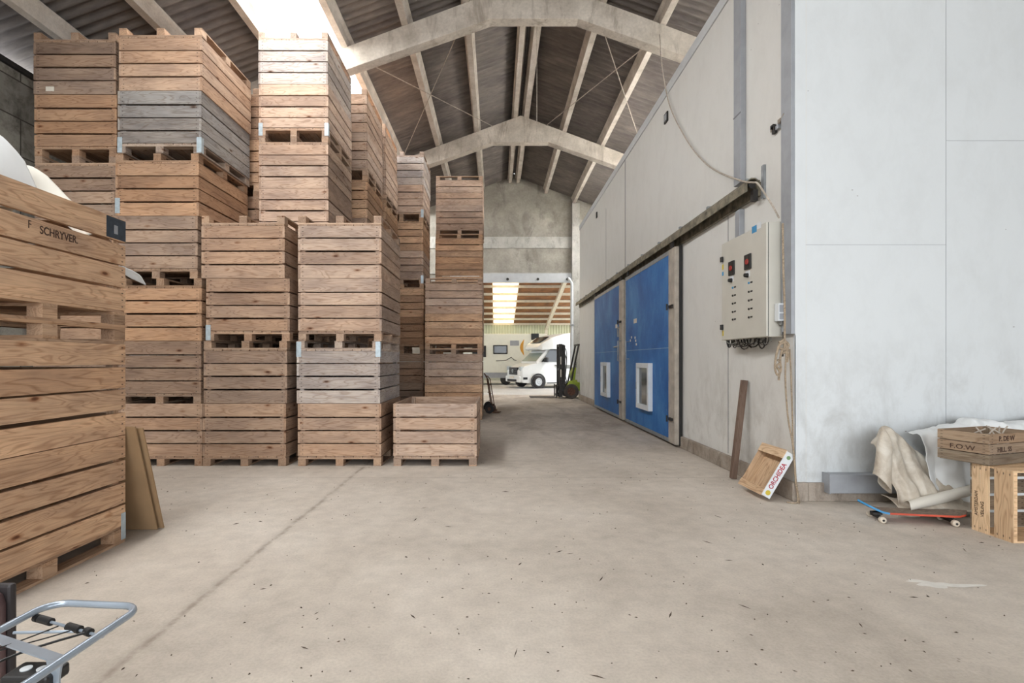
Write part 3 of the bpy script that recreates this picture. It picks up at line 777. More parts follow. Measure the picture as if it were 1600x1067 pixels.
# foreground
fx = -3.12-CW/2; fD = 4.31-CL
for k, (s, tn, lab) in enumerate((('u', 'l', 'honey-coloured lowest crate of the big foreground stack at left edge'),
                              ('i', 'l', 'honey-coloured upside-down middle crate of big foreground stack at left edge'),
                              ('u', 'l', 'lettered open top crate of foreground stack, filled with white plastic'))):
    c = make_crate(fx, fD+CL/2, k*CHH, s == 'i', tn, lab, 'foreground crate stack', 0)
    if k == 0: MB().box(CW/2+.0005, CW/2+.003, CL/2-.05, CL/2, .03, .25).build('corner_plate', BRK, c, label='galvanised corner plate')
    if k == 2:
        ydir, zdir, xdir = Vector((0, 1, 0)), Vector((0, 0, 1)), Vector((1, 0, 0))
        M_ = frame(Vector((CW/2+.0005, 3.50-(fD+CL/2), 2.395-1.8)), ydir, zdir, xdir)
        text('SCHRYVER.', .078, INK, c, M_, bold=.0008, sx=.82, label='dark stencilled name')
        M_ = frame(Vector((CW/2+.0005, 3.41-(fD+CL/2), 2.41-1.8)), ydir, zdir, xdir)
        text('F', .078, INK, c, M_, bold=-.0005, sx=.8, label='faded stencilled initial')
        pl_ = MB().box(CW/2+.0005, CW/2+.003, 4.10-(fD+CL/2), CL/2, .72, .89).build('blue_plate', BLUEL, c, label='dark blue metal plate')
        MB().box(CW/2+.003, CW/2+.004, CL/2-.13, CL/2-.09, .76, .83).build('plate_mark', GREYP, pl_)
# a beam on the floor under the foreground stack edge (paper labels on crates)
top_ = [o for o in S.objects if o.get('group') == 'crates of the tall stack beside the block wall'][-1]
MB().box(-.42, -.30, CL/2+.0005, CL/2+.002, .79, .855).build('paper_label', PAPER, top_, label='torn white paper label')

# leaning hardboard sheets
for k in range(2):
    t = MB(); ang = .3
    dpt = .012
    b = MB().box(-1.0, .0, 0, dpt, 0, 1.0 - k*.02)
    o = b.build('hardboard_sheet', HARD)
    o.location = (-3.045+k*.03, 4.60+k*.045, 0.004); o.rotation_euler = (math.atan2(.275, .93), 0, 0)
    tag(o, ['brown hardboard sheet leaning behind foreground crates, the nearer one', 'second brown hardboard sheet just behind the nearer leaning one'][k], 'board', 'leaning hardboard sheets')

# white plastic in the top crate
def film(name, pts, mat, label, cat, sub=2, disp=.03, group=None, thick=.002, seed=0):
    """pts: rows of 3D points (grid)"""
    rows = len(pts); cols = len(pts[0]); b = MB()
    b.poly([p for r_ in pts for p in r_], [(i*cols+j, i*cols+j+1, (i+1)*cols+j+1, (i+1)*cols+j) for i in range(rows-1) for j in range(cols-1)])
    o = b.build(name, mat, smooth=True)
    s = o.modifiers.new('s', 'SUBSURF'); s.levels = sub; s.render_levels = sub
    tx = bpy.data.textures.new(name, 'CLOUDS'); tx.noise_scale = .18; tx.noise_depth = 3
    d = o.modifiers.new('d', 'DISPLACE'); d.texture = tx; d.strength = disp; d.mid_level = .5; d.texture_coords = 'GLOBAL'
    so = o.modifiers.new('t', 'SOLIDIFY'); so.thickness = thick
    return tag(o, label, cat, group)
g = []
prof1 = [(-4.2, 2.9), (-3.9, 3.1), (-3.66, 3.22), (-3.56, 3.2), (-3.48, 3.05), (-3.42, 2.86), (-3.38, 2.72), (-3.3, 2.6)]
g = [[(x-.10*(y-3.6), y, 2.1+(z-2.1)*(1 - 0.9*abs(y-3.62)**1.5)) for x, z in prof1] for y in (3.0, 3.2, 3.4, 3.6, 3.75, 3.85)]
film('plastic_sheet', g, FILM, 'smooth white plastic sheet billowing from the top foreground crate', 'plastic sheet', disp=.02)
prof2 = [(-4.2, 2.7), (-4.0, 2.95), (-3.86, 3.08), (-3.76, 3.13), (-3.66, 3.09), (-3.5, 2.93), (-3.36, 2.78), (-3.22, 2.64), (-3.16, 2.56)]
g = [[(x, y, 2.1+(z-2.1)*(1-1.1*abs(y-4.1))) for x, z in prof2] for y in (3.9, 4.0, 4.1, 4.18, 4.26)]
film('plastic_sheet', g, FILM2, 'creamy plastic sheet with dirt marks sloping down in top crate', 'plastic sheet', disp=.025)
# little piece in the pallet gap
g = [[(-5.55+.1*j*1.0, 7.27+.05*i, 2.99-(.05*j if j > 1 else .02*j)-.05*i) for j in range(6)] for i in range(4)]
film('plastic_sheet', g, FILM, 'small white plastic flap poking out between stacked pallets', 'plastic sheet', disp=.02)

# ------------------------------------------------------------------ leaning post, tray
b = MB().box(-.035, .035, -.035, .035, 0, 1.27, axis=2)
o = b.build('wooden_post', POSTW, bevel=.006); o.location = (3.045, 6.58, .006); o.rotation_euler = (0, math.atan2(.145, 1.25), 0)
tag(o, 'old brown wooden post leaning against the white store wall', 'post')
MT = thing('fruit_tray', 'shallow wooden fruit tray with red print leaning on white wall', 'tray', (2.945, 5.52, .03), (0, 0, 0))
u = Vector((.27, 0, .455)).normalized(); v_ = Vector((0, 1, 0)); nrm = u.cross(v_)
if nrm.x > 0: nrm = -nrm
fm = frame(Vector((0, 0, 0)), u, v_, nrm)      # local x along u, y along Y, z = outward (negative x)
if fm.to_3x3().determinant() < 0: pass
def tp(b, name, mat, **k): return b.build(name, mat, MT, M=None, **k)
def tb(x0, x1, y0, y1, z0, z1): return MB().box(x0, x1, y0, y1, z0, z1, mat=fm)
TLn, TWd, THh = .54, .5, .1
tb(0, TLn, .0, TWd, 0, .005).build('bottom', TRAYW, MT)
near = tb(0, TLn, -.008, 0, 0, THh).build('side_board', WHITEP, MT, label='white printed side board')
tb(0, TLn, TWd, TWd+.008, 0, THh).build('side_board', TRAYW, MT)
tb(0, .01, 0, TWd, .005, THh*.95).build('end_board', TRAYW, MT); 
tb(TLn-.01, TLn, 0, TWd, .005, THh*.95).build('end_board', TRAYW, MT)
tb(TLn-.09, TLn+.01, -.005, TWd+.005, THh+.001, THh+.009).build('top_slat', TRAYW, MT); tb(-.01, .07, -.005, TWd+.005, THh+.001, THh+.009).build('top_slat', TRAYW, MT)
for x in (.0, TLn-.04):
    for y in (0, TWd-.04): tb(x, x+.04, y, y+.04, .005, THh).build('corner_block', TRAYW, MT)
text('ORCHIDEA', .072, REDT, MT, frame(u*.1+nrm*.03+Vector((0, -.0085, 0)), u, nrm, Vector((0, -1, 0))), bold=.0015, sx=.86, label='red printed name ORCHIDEA')
text('FRUTTA SCELTA', .018, REDT, MT, frame(u*.2+nrm*.01+Vector((0, -.0085, 0)), u, nrm, Vector((0, -1, 0))), label='small red print') if False else None
MB().lathe([(0, -.001), (.028, -.001), (.028, 0)], tuple(u*.05+nrm*.05+Vector((0, -.009, 0))), 'y', 14).build('fruit_emblem', YEL, MT)
MB().lathe([(0, -.001), (.022, -.001), (.022, 0)], tuple(u*.485+nrm*.05+Vector((0, -.009, 0))), 'y', 14).build('fruit_emblem', plain('green_print', '6d8a5a'), MT)

# duct along the plinth of the front wall
du_ = thing('plinth_duct', 'long grey metal duct box along the base of front wall', 'duct', (3.55, YC-.13, .11))
MB().box(0, 2.6, 0, .128, 0, .2).build('casing', GREYP, du_, bevel=.006); MB().box(-.012, 0, -.004, .128, -.004, .204).build('end_cap', GREYP, du_)

# ------------------------------------------------------------------ tarp, plastic, skateboard, boxes
def heap(name, fn, x0, x1, y0, y1, nx, ny, mat, label, cat, disp=.03, noise_scale=.15, thick=.004):
    g = [[fn(x0+(x1-x0)*j/nx, y0+(y1-y0)*i/ny) for j in range(nx+1)] for i in range(ny+1)]
    o = film(name, g, mat, label, cat, 2, disp, None, thick); bpy.data.textures[-1].noise_scale = noise_scale
    return o
# main draped canvas: a tent leaning on the duct
def tarp(x, y):
    t = (y-4.95)/.42     # 0 front .. 1 back
    if x < 4.05: top = .85-(4.05-x)*1.1
    else: top = .85-(x-4.05)*.86
    z = top*min(1, (max(0, t)*1.45)**.62)
    fold = .03*math.sin(x*26+4*t)+.018*math.sin(x*61+2*t)
    return (x+.05*(1-t)*math.sin(z*9), y+fold*(1-t*.5)+.05*(x-3.9), max(.012, z))
heap('canvas_tarp', tarp, 3.88, 4.78, 4.95, 5.33, 26, 10, TARP, 'dirty cream canvas tarpaulin slumped against duct by the front wall', 'tarpaulin', .045, .1)
# curled edge at the left
cur = []
for i in range(9):
    z = .30+.50*i/8; r = .085-.035*(i/8)
    cur.append([(3.83+.06*i/8+r*math.cos(a*PI/6+2.6), 5.08+.02*i/8+r*.8*math.sin(a*PI/6+2.6), z-.10*math.cos(a*PI/6+2.6)-.03*math.sin(i)) for a in range(11)])
film('canvas_tarp', cur, TARP, 'curled loose roll of canvas at left end of the tarpaulin', 'tarpaulin', disp=.012)
roll = []
for i in range(10):
    t = i/9; c = Vector((3.96, 4.93, .125)).lerp(Vector((4.72, 5.04, .26)), t); r = .062+.012*math.sin(3*t)
    roll.append([tuple(c+Vector((.02*math.sin(a), r*math.cos(a*PI/5), .75*r*math.sin(a*PI/5)))) for a in range(11)])
film('plastic_roll', roll, FILM2, 'loosely rolled white plastic tube lying across the skateboard', 'plastic sheet', disp=.01)
def low(x, y):
    s = (x-3.75)/1.0; t = (y-4.86)/.35
    z = .1*math.sin(PI*min(1, max(0, s)))*math.sin(PI*min(1, max(0, t)))+.03*math.sin(s*15)*t+.12*t
    return (x, y, max(.012, z+.02))
heap('canvas_tarp', lambda x, y: low(x, y), 3.9, 4.72, 4.92, 5.2, 14, 6, TARP, 'flat crumpled canvas spread on the floor behind the skateboard', 'tarpaulin', .02)
# white plastic heap behind the boxes
def wh(x, y):
    t = (y-5.04)/.38
    top = .80+.045*(x-4.3)+.035*math.sin(x*5.5)+(.06 if x > 4.85 else 0)
    z = top*min(1, (max(0, t)*1.9)**.5)
    return (x+.04*math.sin(z*11), y+.03*math.sin(x*17+z*4)+.012*math.sin(x*43), max(.012, z))
heap('plastic_sheet', wh, 4.33, 6.2, 5.04, 5.42, 36, 10, FILM, 'big heap of white plastic sheeting piled behind the wooden boxes', 'plastic sheet', .06, .14)

sb = thing('skateboard', 'red and blue skateboard lying on wheels before the tarpaulin', 'skateboard', (3.93, 4.845, 0), (0, 0, -.17))
def deck():
    b = MB(); L = 17; pts = []; 
    for i in range(L):
        t = i/(L-1); x = -.46+.92*t
        w = .095*min(1, math.sqrt(max(0.0, 1-(max(0, abs(t-.5)-.36)/.14)**2))*.999+.02)
        z = .092+(max(0, .22-t)/.22)**1.2*.095+(max(0, t-.85)/.15)**1.5*.03
        for j in range(5):
            q = -1+j*.5; pts.append((x, q*w, z+.006*q*q)); 
        for j in range(5):
            q = -1+j*.5; pts.append((x, q*w, z-.018+.006*q*q))
    return pts, L
dp_, L = deck()
def deckpart(i0, i1, top, side, name, mat):
    b = MB(); fs = []
    for i in range(i0, i1):
        a, c = i*10, (i+1)*10
        if top: fs += [(a+j, a+j+1, c+j+1, c+j) for j in range(4)]
        if side:
            fs += [(a+5+j, c+5+j, c+6+j, a+6+j) for j in range(4)]
            fs += [(a, c, c+5, a+5), (a+4, a+9, c+9, c+4)]
            if i == 0: fs.append((0, 5, 6, 7, 8, 9, 4, 3, 2, 1))
            if i == L-2: fs.append(tuple((L-1)*10+k for k in (0, 1, 2, 3, 4, 9, 8, 7, 6, 5)))
    b.poly(dp_, fs)
    me = b.build(name, mat, sb, smooth=True)
    bm = bmesh.new(); bm.from_mesh(me.data)
    bmesh.ops.delete(bm, geom=[v for v in bm.verts if not v.link_faces], context='VERTS'); bm.to_mesh(me.data); bm.free()
    return me
deckpart(0, L-1, True, False, 'grip_surface', GRIP)
deckpart(0, 4, False, True, 'deck_nose', SKBLU)['label'] = 'blue nose of the deck'
deckpart(4, L-1, False, True, 'deck', SKRED)['label'] = 'red deck edge and underside'
for x in (-.3, .3):
    tk = MB(); tk.box(x-.04, x+.04, -.03, .03, .055, .078); tk.cyl((x, -.1, .032), (x, .1, .032), .011, 8); tk.box(x-.015, x+.015, -.06, .06, .03, .056)
    tko = tk.build('truck', DARKM, sb)
    for y in (-.105, .105):
        w = MB().lathe([(0, -.022), (.022, -.022), (.03, -.014), (.03, .014), (.022, .022), (0, .022)], (x, y, .031), 'y', 20).build('wheel', WHEELW, sb, smooth=True)
        MB().lathe([(0, -.024), (.011, -.024), (.011, .024), (0, .024)], (x, y, .031), 'y', 10).build('bearing', DARKM, w)

def slatbox(b_specs): pass
# upright fruit crate standing on its end
ub = thing('fruit_crate', 'light wooden slatted crate standing on end under dirty crate', 'crate', (4.32, 4.27, 0), (0, 0, .04))
w_, d_, h_ = .5, .36, .6
t_ = .009
for y0 in (.0, .20):
    p = MB().box(-t_, 0, y0, y0+.155, 0, h_, axis=2, nails=True).build('side_slat', WOODN, ub)
    if y0: 
        Mx = frame(Vector((-t_-.0005, y0+.10, .14)), Vector((0, 0, 1)), Vector((0, 1, 0)), Vector((-1, 0, 0)))
        Mx = frame(Vector((-t_-.0005, y0+.055, .42)), Vector((0, 0, -1)), Vector((0, -1, 0))*-1, Vector((-1, 0, 0)))
        text('KRIST DAM', .035, INK, p, frame(Vector((-t_-.0005, y0+.12, .40)), Vector((0, 0, -1)), Vector((0, 1, 0)), Vector((1, 0, 0))) if False else frame(Vector((-t_-.0005, y0+.06, .16)), Vector((0, 0, 1)), Vector((0, 1, 0)), Vector((-1, 0, 0))), sx=1.0) if False else None
for y0 in (.0, .2): MB().box(w_, w_+t_, y0, y0+.155, 0, h_, axis=2, nails=True).build('side_slat', WOODN, ub)
MB().box(0, w_, 0, d_, 0, .014).build('end_panel', WOODN, ub); MB().box(0, w_, 0, d_, h_-.014, h_).build('end_panel', WOODN, ub)
for k in range(4): MB().box(-t_, w_+t_, d_+.001, d_+.009, .02+k*.15, .145+k*.15, nails=True).build('bottom_slat', WOODG, ub)
for x in (.0, w_-.03):
    MB().prism([(x, 0), (x+.03, 0), (x+.03 if x == 0 else x, .03)], .014, h_-.014, 'xy').build('corner_block', WOODN, ub)
# stencil text on the farther slat (rows of print running up the board)
S_ = Vector((0, 0, -1))
for k, wd in enumerate(('VEILING', 'AMSTERDAM')):
    # reads downwards: right = -Z, up = -Y? normal = -X : right x up = normal
    rt = Vector((0, 0, 1)); nn = Vector((-1, 0, 0)); up_ = nn.cross(rt)
    text(wd, .042, INK, ub, frame(Vector((-t_-.0006, .245+k*.055, .14)), rt, up_, nn), sx=.9, label='faded vertical stencil')
# dirty crate on top
tc = thing('fruit_crate', 'dirty dark wooden crate lettered P. DE W lying on top', 'crate', (4.31, 4.47, h_+.003), (0, 0, .30))
w2, d2, h2 = .64, .40, .275
for k in range(3):
    z0 = .006+k*.092; z1 = z0+.084
    mt_ = [WOODG, wood_mat('mid_dirty_wood', 1.0, True, False, '9a8875'), wood_mat('light_dirty_wood', 1.0, True, False, 'a3907b')][k]
    MB().box(0, w2, 0, .012, z0, z1, nails=True).build('side_slat', mt_, tc)
    MB().box(0, w2, d2-.012, d2, z0, z1, nails=True).build('side_slat', mt_, tc)
    MB().box(-.012, 0, 0, d2, z0, z1, nails=True).build('end_slat', mt_, tc)
    MB().box(w2, w2+.012, 0, d2, z0, z1, nails=True).build('end_slat', mt_, tc)
MB().box(0, w2, .012, d2-.012, 0, .01).build('bottom_board', WOODG, tc)
for x in (.0, w2-.035):
    for y in (.012, d2-.047): MB().box(x, x+.035, y, y+.035, .01, h2, axis=2).build('corner_post', WOODG, tc)
fN = lambda x, z: frame(Vector((x, -.0006, z)), Vector((1, 0, 0)), Vector((0, 0, 1)), Vector((0, -1, 0)))
text('P. DE W', .062, INK, tc, fN(.12, .21), bold=.001, sx=.95, label='stencilled P. DE W'); text('HILL. SS', .06, INK, tc, fN(.1, .115), bold=.001, sx=.95, label='stencilled second line')
text('F.O.W', .06, INK, tc, frame(Vector((-.0126, .30, .115)), Vector((0, -1, 0)), Vector((0, 0, 1)), Vector((-1, 0, 0))), sx=1.2, label='stencilled initials')
for k in range(7):
    x = .1+.07*k; p = [(x+R.uniform(-.03, .03), R.uniform(.05, .1), .02), (x+.05, .15+R.uniform(-.05, .1), .2), (x+R.uniform(.05, .12), R.uniform(.1, .3), .3)]
    MB().tube(smoothpath(p, 4), .007, 6).build('twig', CABLE, tc)

# ------------------------------------------------------------------ bicycle carrier and case in the near left corner
bk = thing('bicycle', 'silver bicycle seen by its front carrier loop at lower left', 'bicycle', (-1.03, 1.05, 0))
def q(x, y, z): return (x+1.03, y-1.05, z)
def arc(cx, cy, r, a0, a1, z, n=6): return [q(cx+r*math.cos(a0+(a1-a0)*k/n), cy+r*math.sin(a0+(a1-a0)*k/n), z) for k in range(n+1)]
loop = [q(-1.155, .62, .905), q(-1.155, 1.0, .903)]+arc(-1.105, 1.275, .05, PI, PI/2, .9)+arc(-.955, 1.262, .05, PI/2, 0, .9)+[q(-.907, 1.0, .903), q(-.925, .62, .905)]
ca = MB().tube(loop, .0085, 12, cap=True).build('front_carrier', TUBE, bk, smooth=True)
MB().prism([(.113, .02), (-.122, .11), (-.122, .135), (.113, .045)], .893, .897, 'xy').build('cross_plate', TUBE, ca)
MB().prism([(.112, -.3), (-.12, -.26), (-.12, -.23), (.112, -.27)], .893, .897, 'xy').build('cross_plate', TUBE, ca)
MB().prism([(.085, .898), (.118, .898), (.112, .86), (.105, .5), (.09, .5), (.093, .86)], .025, .030, 'xz').build('stay', TUBE, ca)
MB().prism([(-.085, .898), (-.118, .898), (-.112, .86), (-.105, .36), (-.09, .36), (-.093, .86)], .025, .030, 'xz').build('stay', TUBE, ca)
MB().tube([(-.11, .16, .885), (.03, .175, .88)], .0035, 8).build('cable_rod', TUBE, ca)
MB().tube([(-.125, .232, .885), (.11, .148, .882)], .0035, 8).build('cable_rod', TUBE, ca)
for a, b_ in (((-.105, .225), (-.065, .211)), ((-.005, .189), (.035, .175)), ((-.122, .231), (-.112, .228)), ((.055, .168), (.07, .162))):
    MB().cyl((a[0], a[1], .885), (b_[0], b_[1], .884), .0095, 10).build('cable_stop', BLACK, ca, smooth=True)
MB().tube(smoothpath([(-.16, -.1, .90), (-.05, -.03, .895), (.0, .08, .89), (.065, .165, .885)]), .0028, 7).build('brake_cable', BLACK, bk, smooth=True)
MB().tube(smoothpath([(-.2, -.12, .94), (-.1, -.02, .91), (-.05, .1, .895), (-.03, .19, .885)]), .0015, 6).build('brake_cable', BLACK, bk, smooth=True)
MB().tube(smoothpath([(-.11, .07, .88), (-.02, .14, .882), (.02, .178, .884)]), .0015, 6).build('brake_cable', BLACK, bk, smooth=True)
lp = MB().box(-.0, .1, .01, .07, .845, .872).build('head_lamp', BLACK, bk, bevel=.006)
for x in (.03, .065): MB().lathe([(0, .002), (.011, .002), (.011, 0)], (x, .04, .872), 'z', 12).build('lamp_lens', WHITEP, lp)
wy0 = -.02
wt = MB().lathe([(.31, -.018), (.345, -.014), (.352, 0), (.345, .014), (.31, .018), (.31, -.018)], (0, wy0, .352), 'x', 40).build('front_wheel', TYRE, bk, smooth=True)
MB().lathe([(.295, -.012), (.312, -.012), (.312, .012), (.295, .012), (.295, -.012)], (0, wy0, .352), 'x', 40).build('rim', TUBE, wt)
MB().cyl((-.05, wy0, .352), (.05, wy0, .352), .018, 12).build('hub', TUBE, wt)
for k in range(18):
    a = k*PI/9; MB().tube([(.02*(-1)**k, wy0, .352), (0, wy0+.296*math.cos(a), .352+.296*math.sin(a))], .001, 4).build('spoke', TUBE, wt)
MB().tube([(.055, wy0, .352), (.05, wy0-.08, .6), (.03, wy0-.14, .72), (0, wy0-.15, .73), (-.03, wy0-.14, .72), (-.05, wy0-.08, .6), (-.055, wy0, .352)], .012, 8).build('fork', DARKM, bk, smooth=True)
MB().tube([(0, wy0-.15, .73), (0, wy0-.22, 1.0)], .018, 10).build('steerer', DARKM, bk)
MB().tube([(-.28, wy0-.35, 1.0), (-.22, wy0-.25, 1.02), (0, wy0-.22, 1.0), (.22, wy0-.25, 1.02), (.28, wy0-.35, 1.0)], .011, 8).build('handlebar', TUBE, bk, smooth=True)
MB().tube([(0, wy0-.2, .9), (0, wy0-.6, .5), (0, wy0-.68, .3), (0, wy0-.85, .9)], .016, 8).build('frame', DARKM, bk, smooth=True)
MB().tube([(0, wy0-.68, .3), (0, wy0-1.1, .352), (0, wy0-.82, .8)], .01, 8).build('rear_frame', DARKM, bk)
MB().lathe([(.31, -.018), (.345, -.014), (.352, 0), (.345, .014), (.31, .018), (.31, -.018)], (0, wy0-1.1, .352), 'x', 40).build('rear_wheel', TYRE, bk, smooth=True)
MB().lathe([(0, 0), (.06, .01), (.09, .04), (.05, .05), (0, .05)], (0, wy0-.88, .9), 'z', 14).build('saddle', BLACK, bk, smooth=True)
sc_ = thing('travel_case', 'mauve-brown padded case with dark edges, cut off at lower left', 'case', (-1.745, 1.45, -.03))
MB().box(-.25, .245, -.12, .15, .03, .86).build('shell', LEATH, sc_, bevel=.05)
MB().box(-.24, .252, -.135, -.115, .06, .845).build('edge_band', LEATHD, sc_, bevel=.01)
MB().box(-.24, .247, .13, .155, .04, .866).build('edge_band', LEATHD, sc_, bevel=.01)
for x in (-.18, .18): MB().box(x-.03, x+.03, -.1, .12, 0, .035).build('foot', BLACK, sc_)

# ------------------------------------------------------------------ hand trucks beside the far stacks
def handtruck(x, y, rz, label, sc=1.0):
    t = thing('hand_truck', label, 'hand truck', (x, y, 0), (0, 0, rz), 'old hand trucks leaning by the crates')
    tilt = .16
    for s in (-.16, .16):
        MB().tube([(s, -.02, .12), (s, .12, 1.02*sc), (s, .2, 1.12*sc)], .014, 8).build('rail', RUST, t, smooth=True)
    for z in (.3, .55, .8): MB().cyl((-.16, .01+z*.13, z), (.16, .01+z*.13, z), .011, 6).build('cross_bar', RUST, t)
    MB().box(-.19, .19, -.2, -.02, .015, .03).build('toe_plate', RUST, t)
    MB().box(-.17, .17, -.03, -.01, .02, .2).build('back_plate', RUST, t)
    for s in (-.2, .2): 
        w = MB().lathe([(.05, -.025), (.12, -.025), (.13, 0), (.12, .025), (.05, .025), (.05, -.025)], (s, .08, .13), 'x', 18).build('wheel', TYRE, t, smooth=True)
        MB().lathe([(0, -.02), (.05, -.02), (.05, .02), (0, .02)], (s, .08, .13), 'x', 10).build('hub', RUST, w)
    return t
handtruck(-.16, 15.42, PI/2, 'rusty red hand truck standing against the aisle side of far stack')
handtruck(-.08, 14.75, PI/2-.15, 'rusty hand truck with worn wheel, the one nearer the camera', .95)

# ------------------------------------------------------------------ forklift
fl = thing('forklift', 'lime green forklift with black mast parked at the rear doorway', 'forklift', (3.0, 20.55, 0))
# local: -x is forward
for y in (-.35, .35):
    MB().box(-.52, -.38, y-.06, y+.06, .06, 2.15).build('mast_rail', DARKM, fl, bevel=.006)
    MB().box(-.36, -.27, y-.045, y+.045, .1, 2.1).build('inner_mast_rail', DARKM, fl)
for z in (.2, 1.1, 2.05): MB().box(-.5, -.3, -.34, .34, z, z+.08).build('mast_crossbar', DARKM, fl)
MB().cyl((-.33, 0, .2), (-.33, 0, 1.9), .04, 10).build('lift_cylinder', GALV, fl)
MB().box(-.58, -.53, -.45, .45, .08, .16).build('carriage_bar', DARKM, fl); MB().box(-.58, -.53, -.45, .45, .42, .5).build('carriage_bar', DARKM, fl)
for y in (-.3, .3):
    b = MB(); b.box(-.64, -.6, y-.05, y+.05, .03, .55); b.box(-1.65, -.6, y-.05, y+.05, .03, .06); b.build('fork', DARKM, fl)
body = MB().prism([(-.1, .3), (-.05, .62), (.2, .66), (.35, .62), (.55, .62), (.6, 1.05), (1.1, 1.1), (1.35, .95), (1.4, .3)], -.42, .42, 'xz').build('body', LIME, fl, bevel=.03)
MB().prism([(-.28, .42), (-.12, .7), (.18, .74), (.2, .62), (.02, .58), (-.1, .4)], -.5, -.3, 'xz').build('fender', LIME, fl, bevel=.01)
MB().prism([(.02, .66), (-.02, 1.0), (.1, 1.22), (.18, 1.22), (.12, .66)], -.3, .3, 'xz').build('dashboard', LIME, fl, bevel=.02)
MB().box(.55, .95, -.25, .25, 1.09, 1.2).build('seat', BLACK, fl, bevel=.03); MB().box(.92, 1.02, -.25, .25, 1.15, 1.65).build('seat_back', BLACK, fl, bevel=.03)
MB().lathe([(.14, -.01), (.16, 0), (.14, .01), (.14, -.01)], (.2, 0, 1.35), 'x', 18).build('steering_wheel', BLACK, fl)
MB().cyl((.1, 0, 1.15), (.2, 0, 1.35), .02, 8).build('steering_column', BLACK, fl)
for y in (-.42, .42):
    MB().tube([(-.05, y, .65), (.25, y, 2.1)], .035, 8).build('guard_post', DARKM, fl); MB().tube([(1.2, y, 1.0), (1.1, y, 2.1)], .035, 8).build('guard_post', DARKM, fl)
MB().box(.2, 1.15, -.46, .46, 2.09, 2.15).build('guard_roof', DARKM, fl)
for x, r in ((-.05, .29), (1.05, .23)):
    for y in (-.45, .45):
        w = MB().lathe([(r*.55, -.09), (r*.93, -.09), (r, -.06), (r, .06), (r*.93, .09), (r*.55, .09), (r*.55, -.09)], (x, y, r), 'y', 28).build('wheel', TYREB, fl, smooth=True)
        MB().lathe([(0, -.05), (r*.3, -.07), (r*.55, -.06), (r*.55, .06), (0, .05)], (x, y, r), 'y', 20).build('rim', RUST, w, smooth=True)
for k, z in enumerate((.85, 1.35)): MB().box(-.47, -.43, -.42-.0035, -.4135, z, z+.3).build('warning_label', PAPER, fl)
MB().tube(smoothpath([(-.3, -.1, 1.9), (-.2, -.2, 1.5), (-.25, -.25, .9), (-.15, -.2, .6)]), .02, 6).build('hydraulic_hose', BLACK, fl, smooth=True)
MB().tube(smoothpath([(-.4, .1, 2.0), (-.2, .0, 1.95), (-.15, .1, 1.5), (-.2, .15, .8)]), .018, 6).build('hydraulic_hose', BLACK, fl, smooth=True)

# ------------------------------------------------------------------ annex hall
AY1, AX0, AX1 = 38.0, -11.0, 15.0
# roof falls away from the viewer: z 6.9 at YG .. 3.9 at AY1
def az(y): return 6.9-(y-YG)*(6.9-4.0)/(AY1-YG)
struct(MB().box(AX0, AX1, AY1, AY1+.2, 0, 2.2).build('wall_annex_lower', plain('annex_lower_wall', 'a9aa9a', .8)))
b = MB(); n = 260; pts = []; fs = []
for i in range(n*2+1):
    x = AX0+(AX1-AX0)*i/(n*2); d = .05*(1 if (i//2) % 2 else 0)
    pts += [(x, AY1+.05-d, 2.2), (x, AY1+.05-d, 4.2)]
b.poly(pts, [(2*i, 2*i+2, 2*i+3, 2*i+1) for i in range(n*2)])
struct(b.build('wall_annex', ANNEXW))
struct(MB().box(AX0-.2, AX0, YG+.3, AY1, 0, 4.0).build('wall_annex_left', CREAM))
# roof deck with a skylight opening x .15-.95 scaled with distance
lx0, lx1 = -.1, 3.2
sx0, sx1 = -.2, 1.3
def adeck(name, x0, x1, mat, z=.15):
    P = [(x0, YG+.3, az(YG+.3)+z), (x1, YG+.3, az(YG+.3)+z), (x1, AY1+.4, az(AY1+.4)+z), (x0, AY1+.4, az(AY1+.4)+z)]
    P2 = [(a, b_, c+.05) for a, b_, c in P]
    return struct(MB().poly(P+P2, [(0, 1, 2, 3), (7, 6, 5, 4), (0, 4, 5, 1), (1, 5, 6, 2), (2, 6, 7, 3), (3, 7, 4, 0)]).build(name, mat))
adeck('ceiling_annex', AX0, sx0, BROWNR); adeck('ceiling_annex_right', sx1, 6.5, BROWNR)
adeck('window_2', sx0+.001, sx1-.001, translucent('annex_skylight_sheet', 'f0e2c8', .7, .05))
adeck('added_annex_strip', 6.501, 9.0, SKYL)  # hidden strip, added to let more light into the annex
adeck('ceiling_annex_far', 9.001, AX1, BROWNR)
for k in range(11):
    y = YG+1.2+k*1.4
    t = tag(MB().box(AX0, AX1, y-.05, y+.05, az(y)+.0, az(y)+.14).build('annex_purlin', PURW), 'pale horizontal purlin under the brown annex roof', 'beam', 'pale purlins under the annex roof')
b = MB(); 
P = []
for y, in ((YG+.4,), (AY1-.3,)):
    P += [(3.6, y, az(y)-.32), (3.8, y, az(y)-.32), (3.8, y, az(y)-.09), (3.6, y, az(y)-.09)]
b.poly(P, [(0, 1, 2, 3), (7, 6, 5, 4), (0, 4, 5, 1), (1, 5, 6, 2), (2, 6, 7, 3), (3, 7, 4, 0)])
rf = thing('annex_rafter', 'pale steel rafter and post crossing the annex roof', 'beam', (0, 0, 0))
b.build('rafter', PURW, rf); MB().box(3.6, 3.8, AY1-.3, AY1-.1, 0, az(AY1)-.1).build('post', PURW, rf)

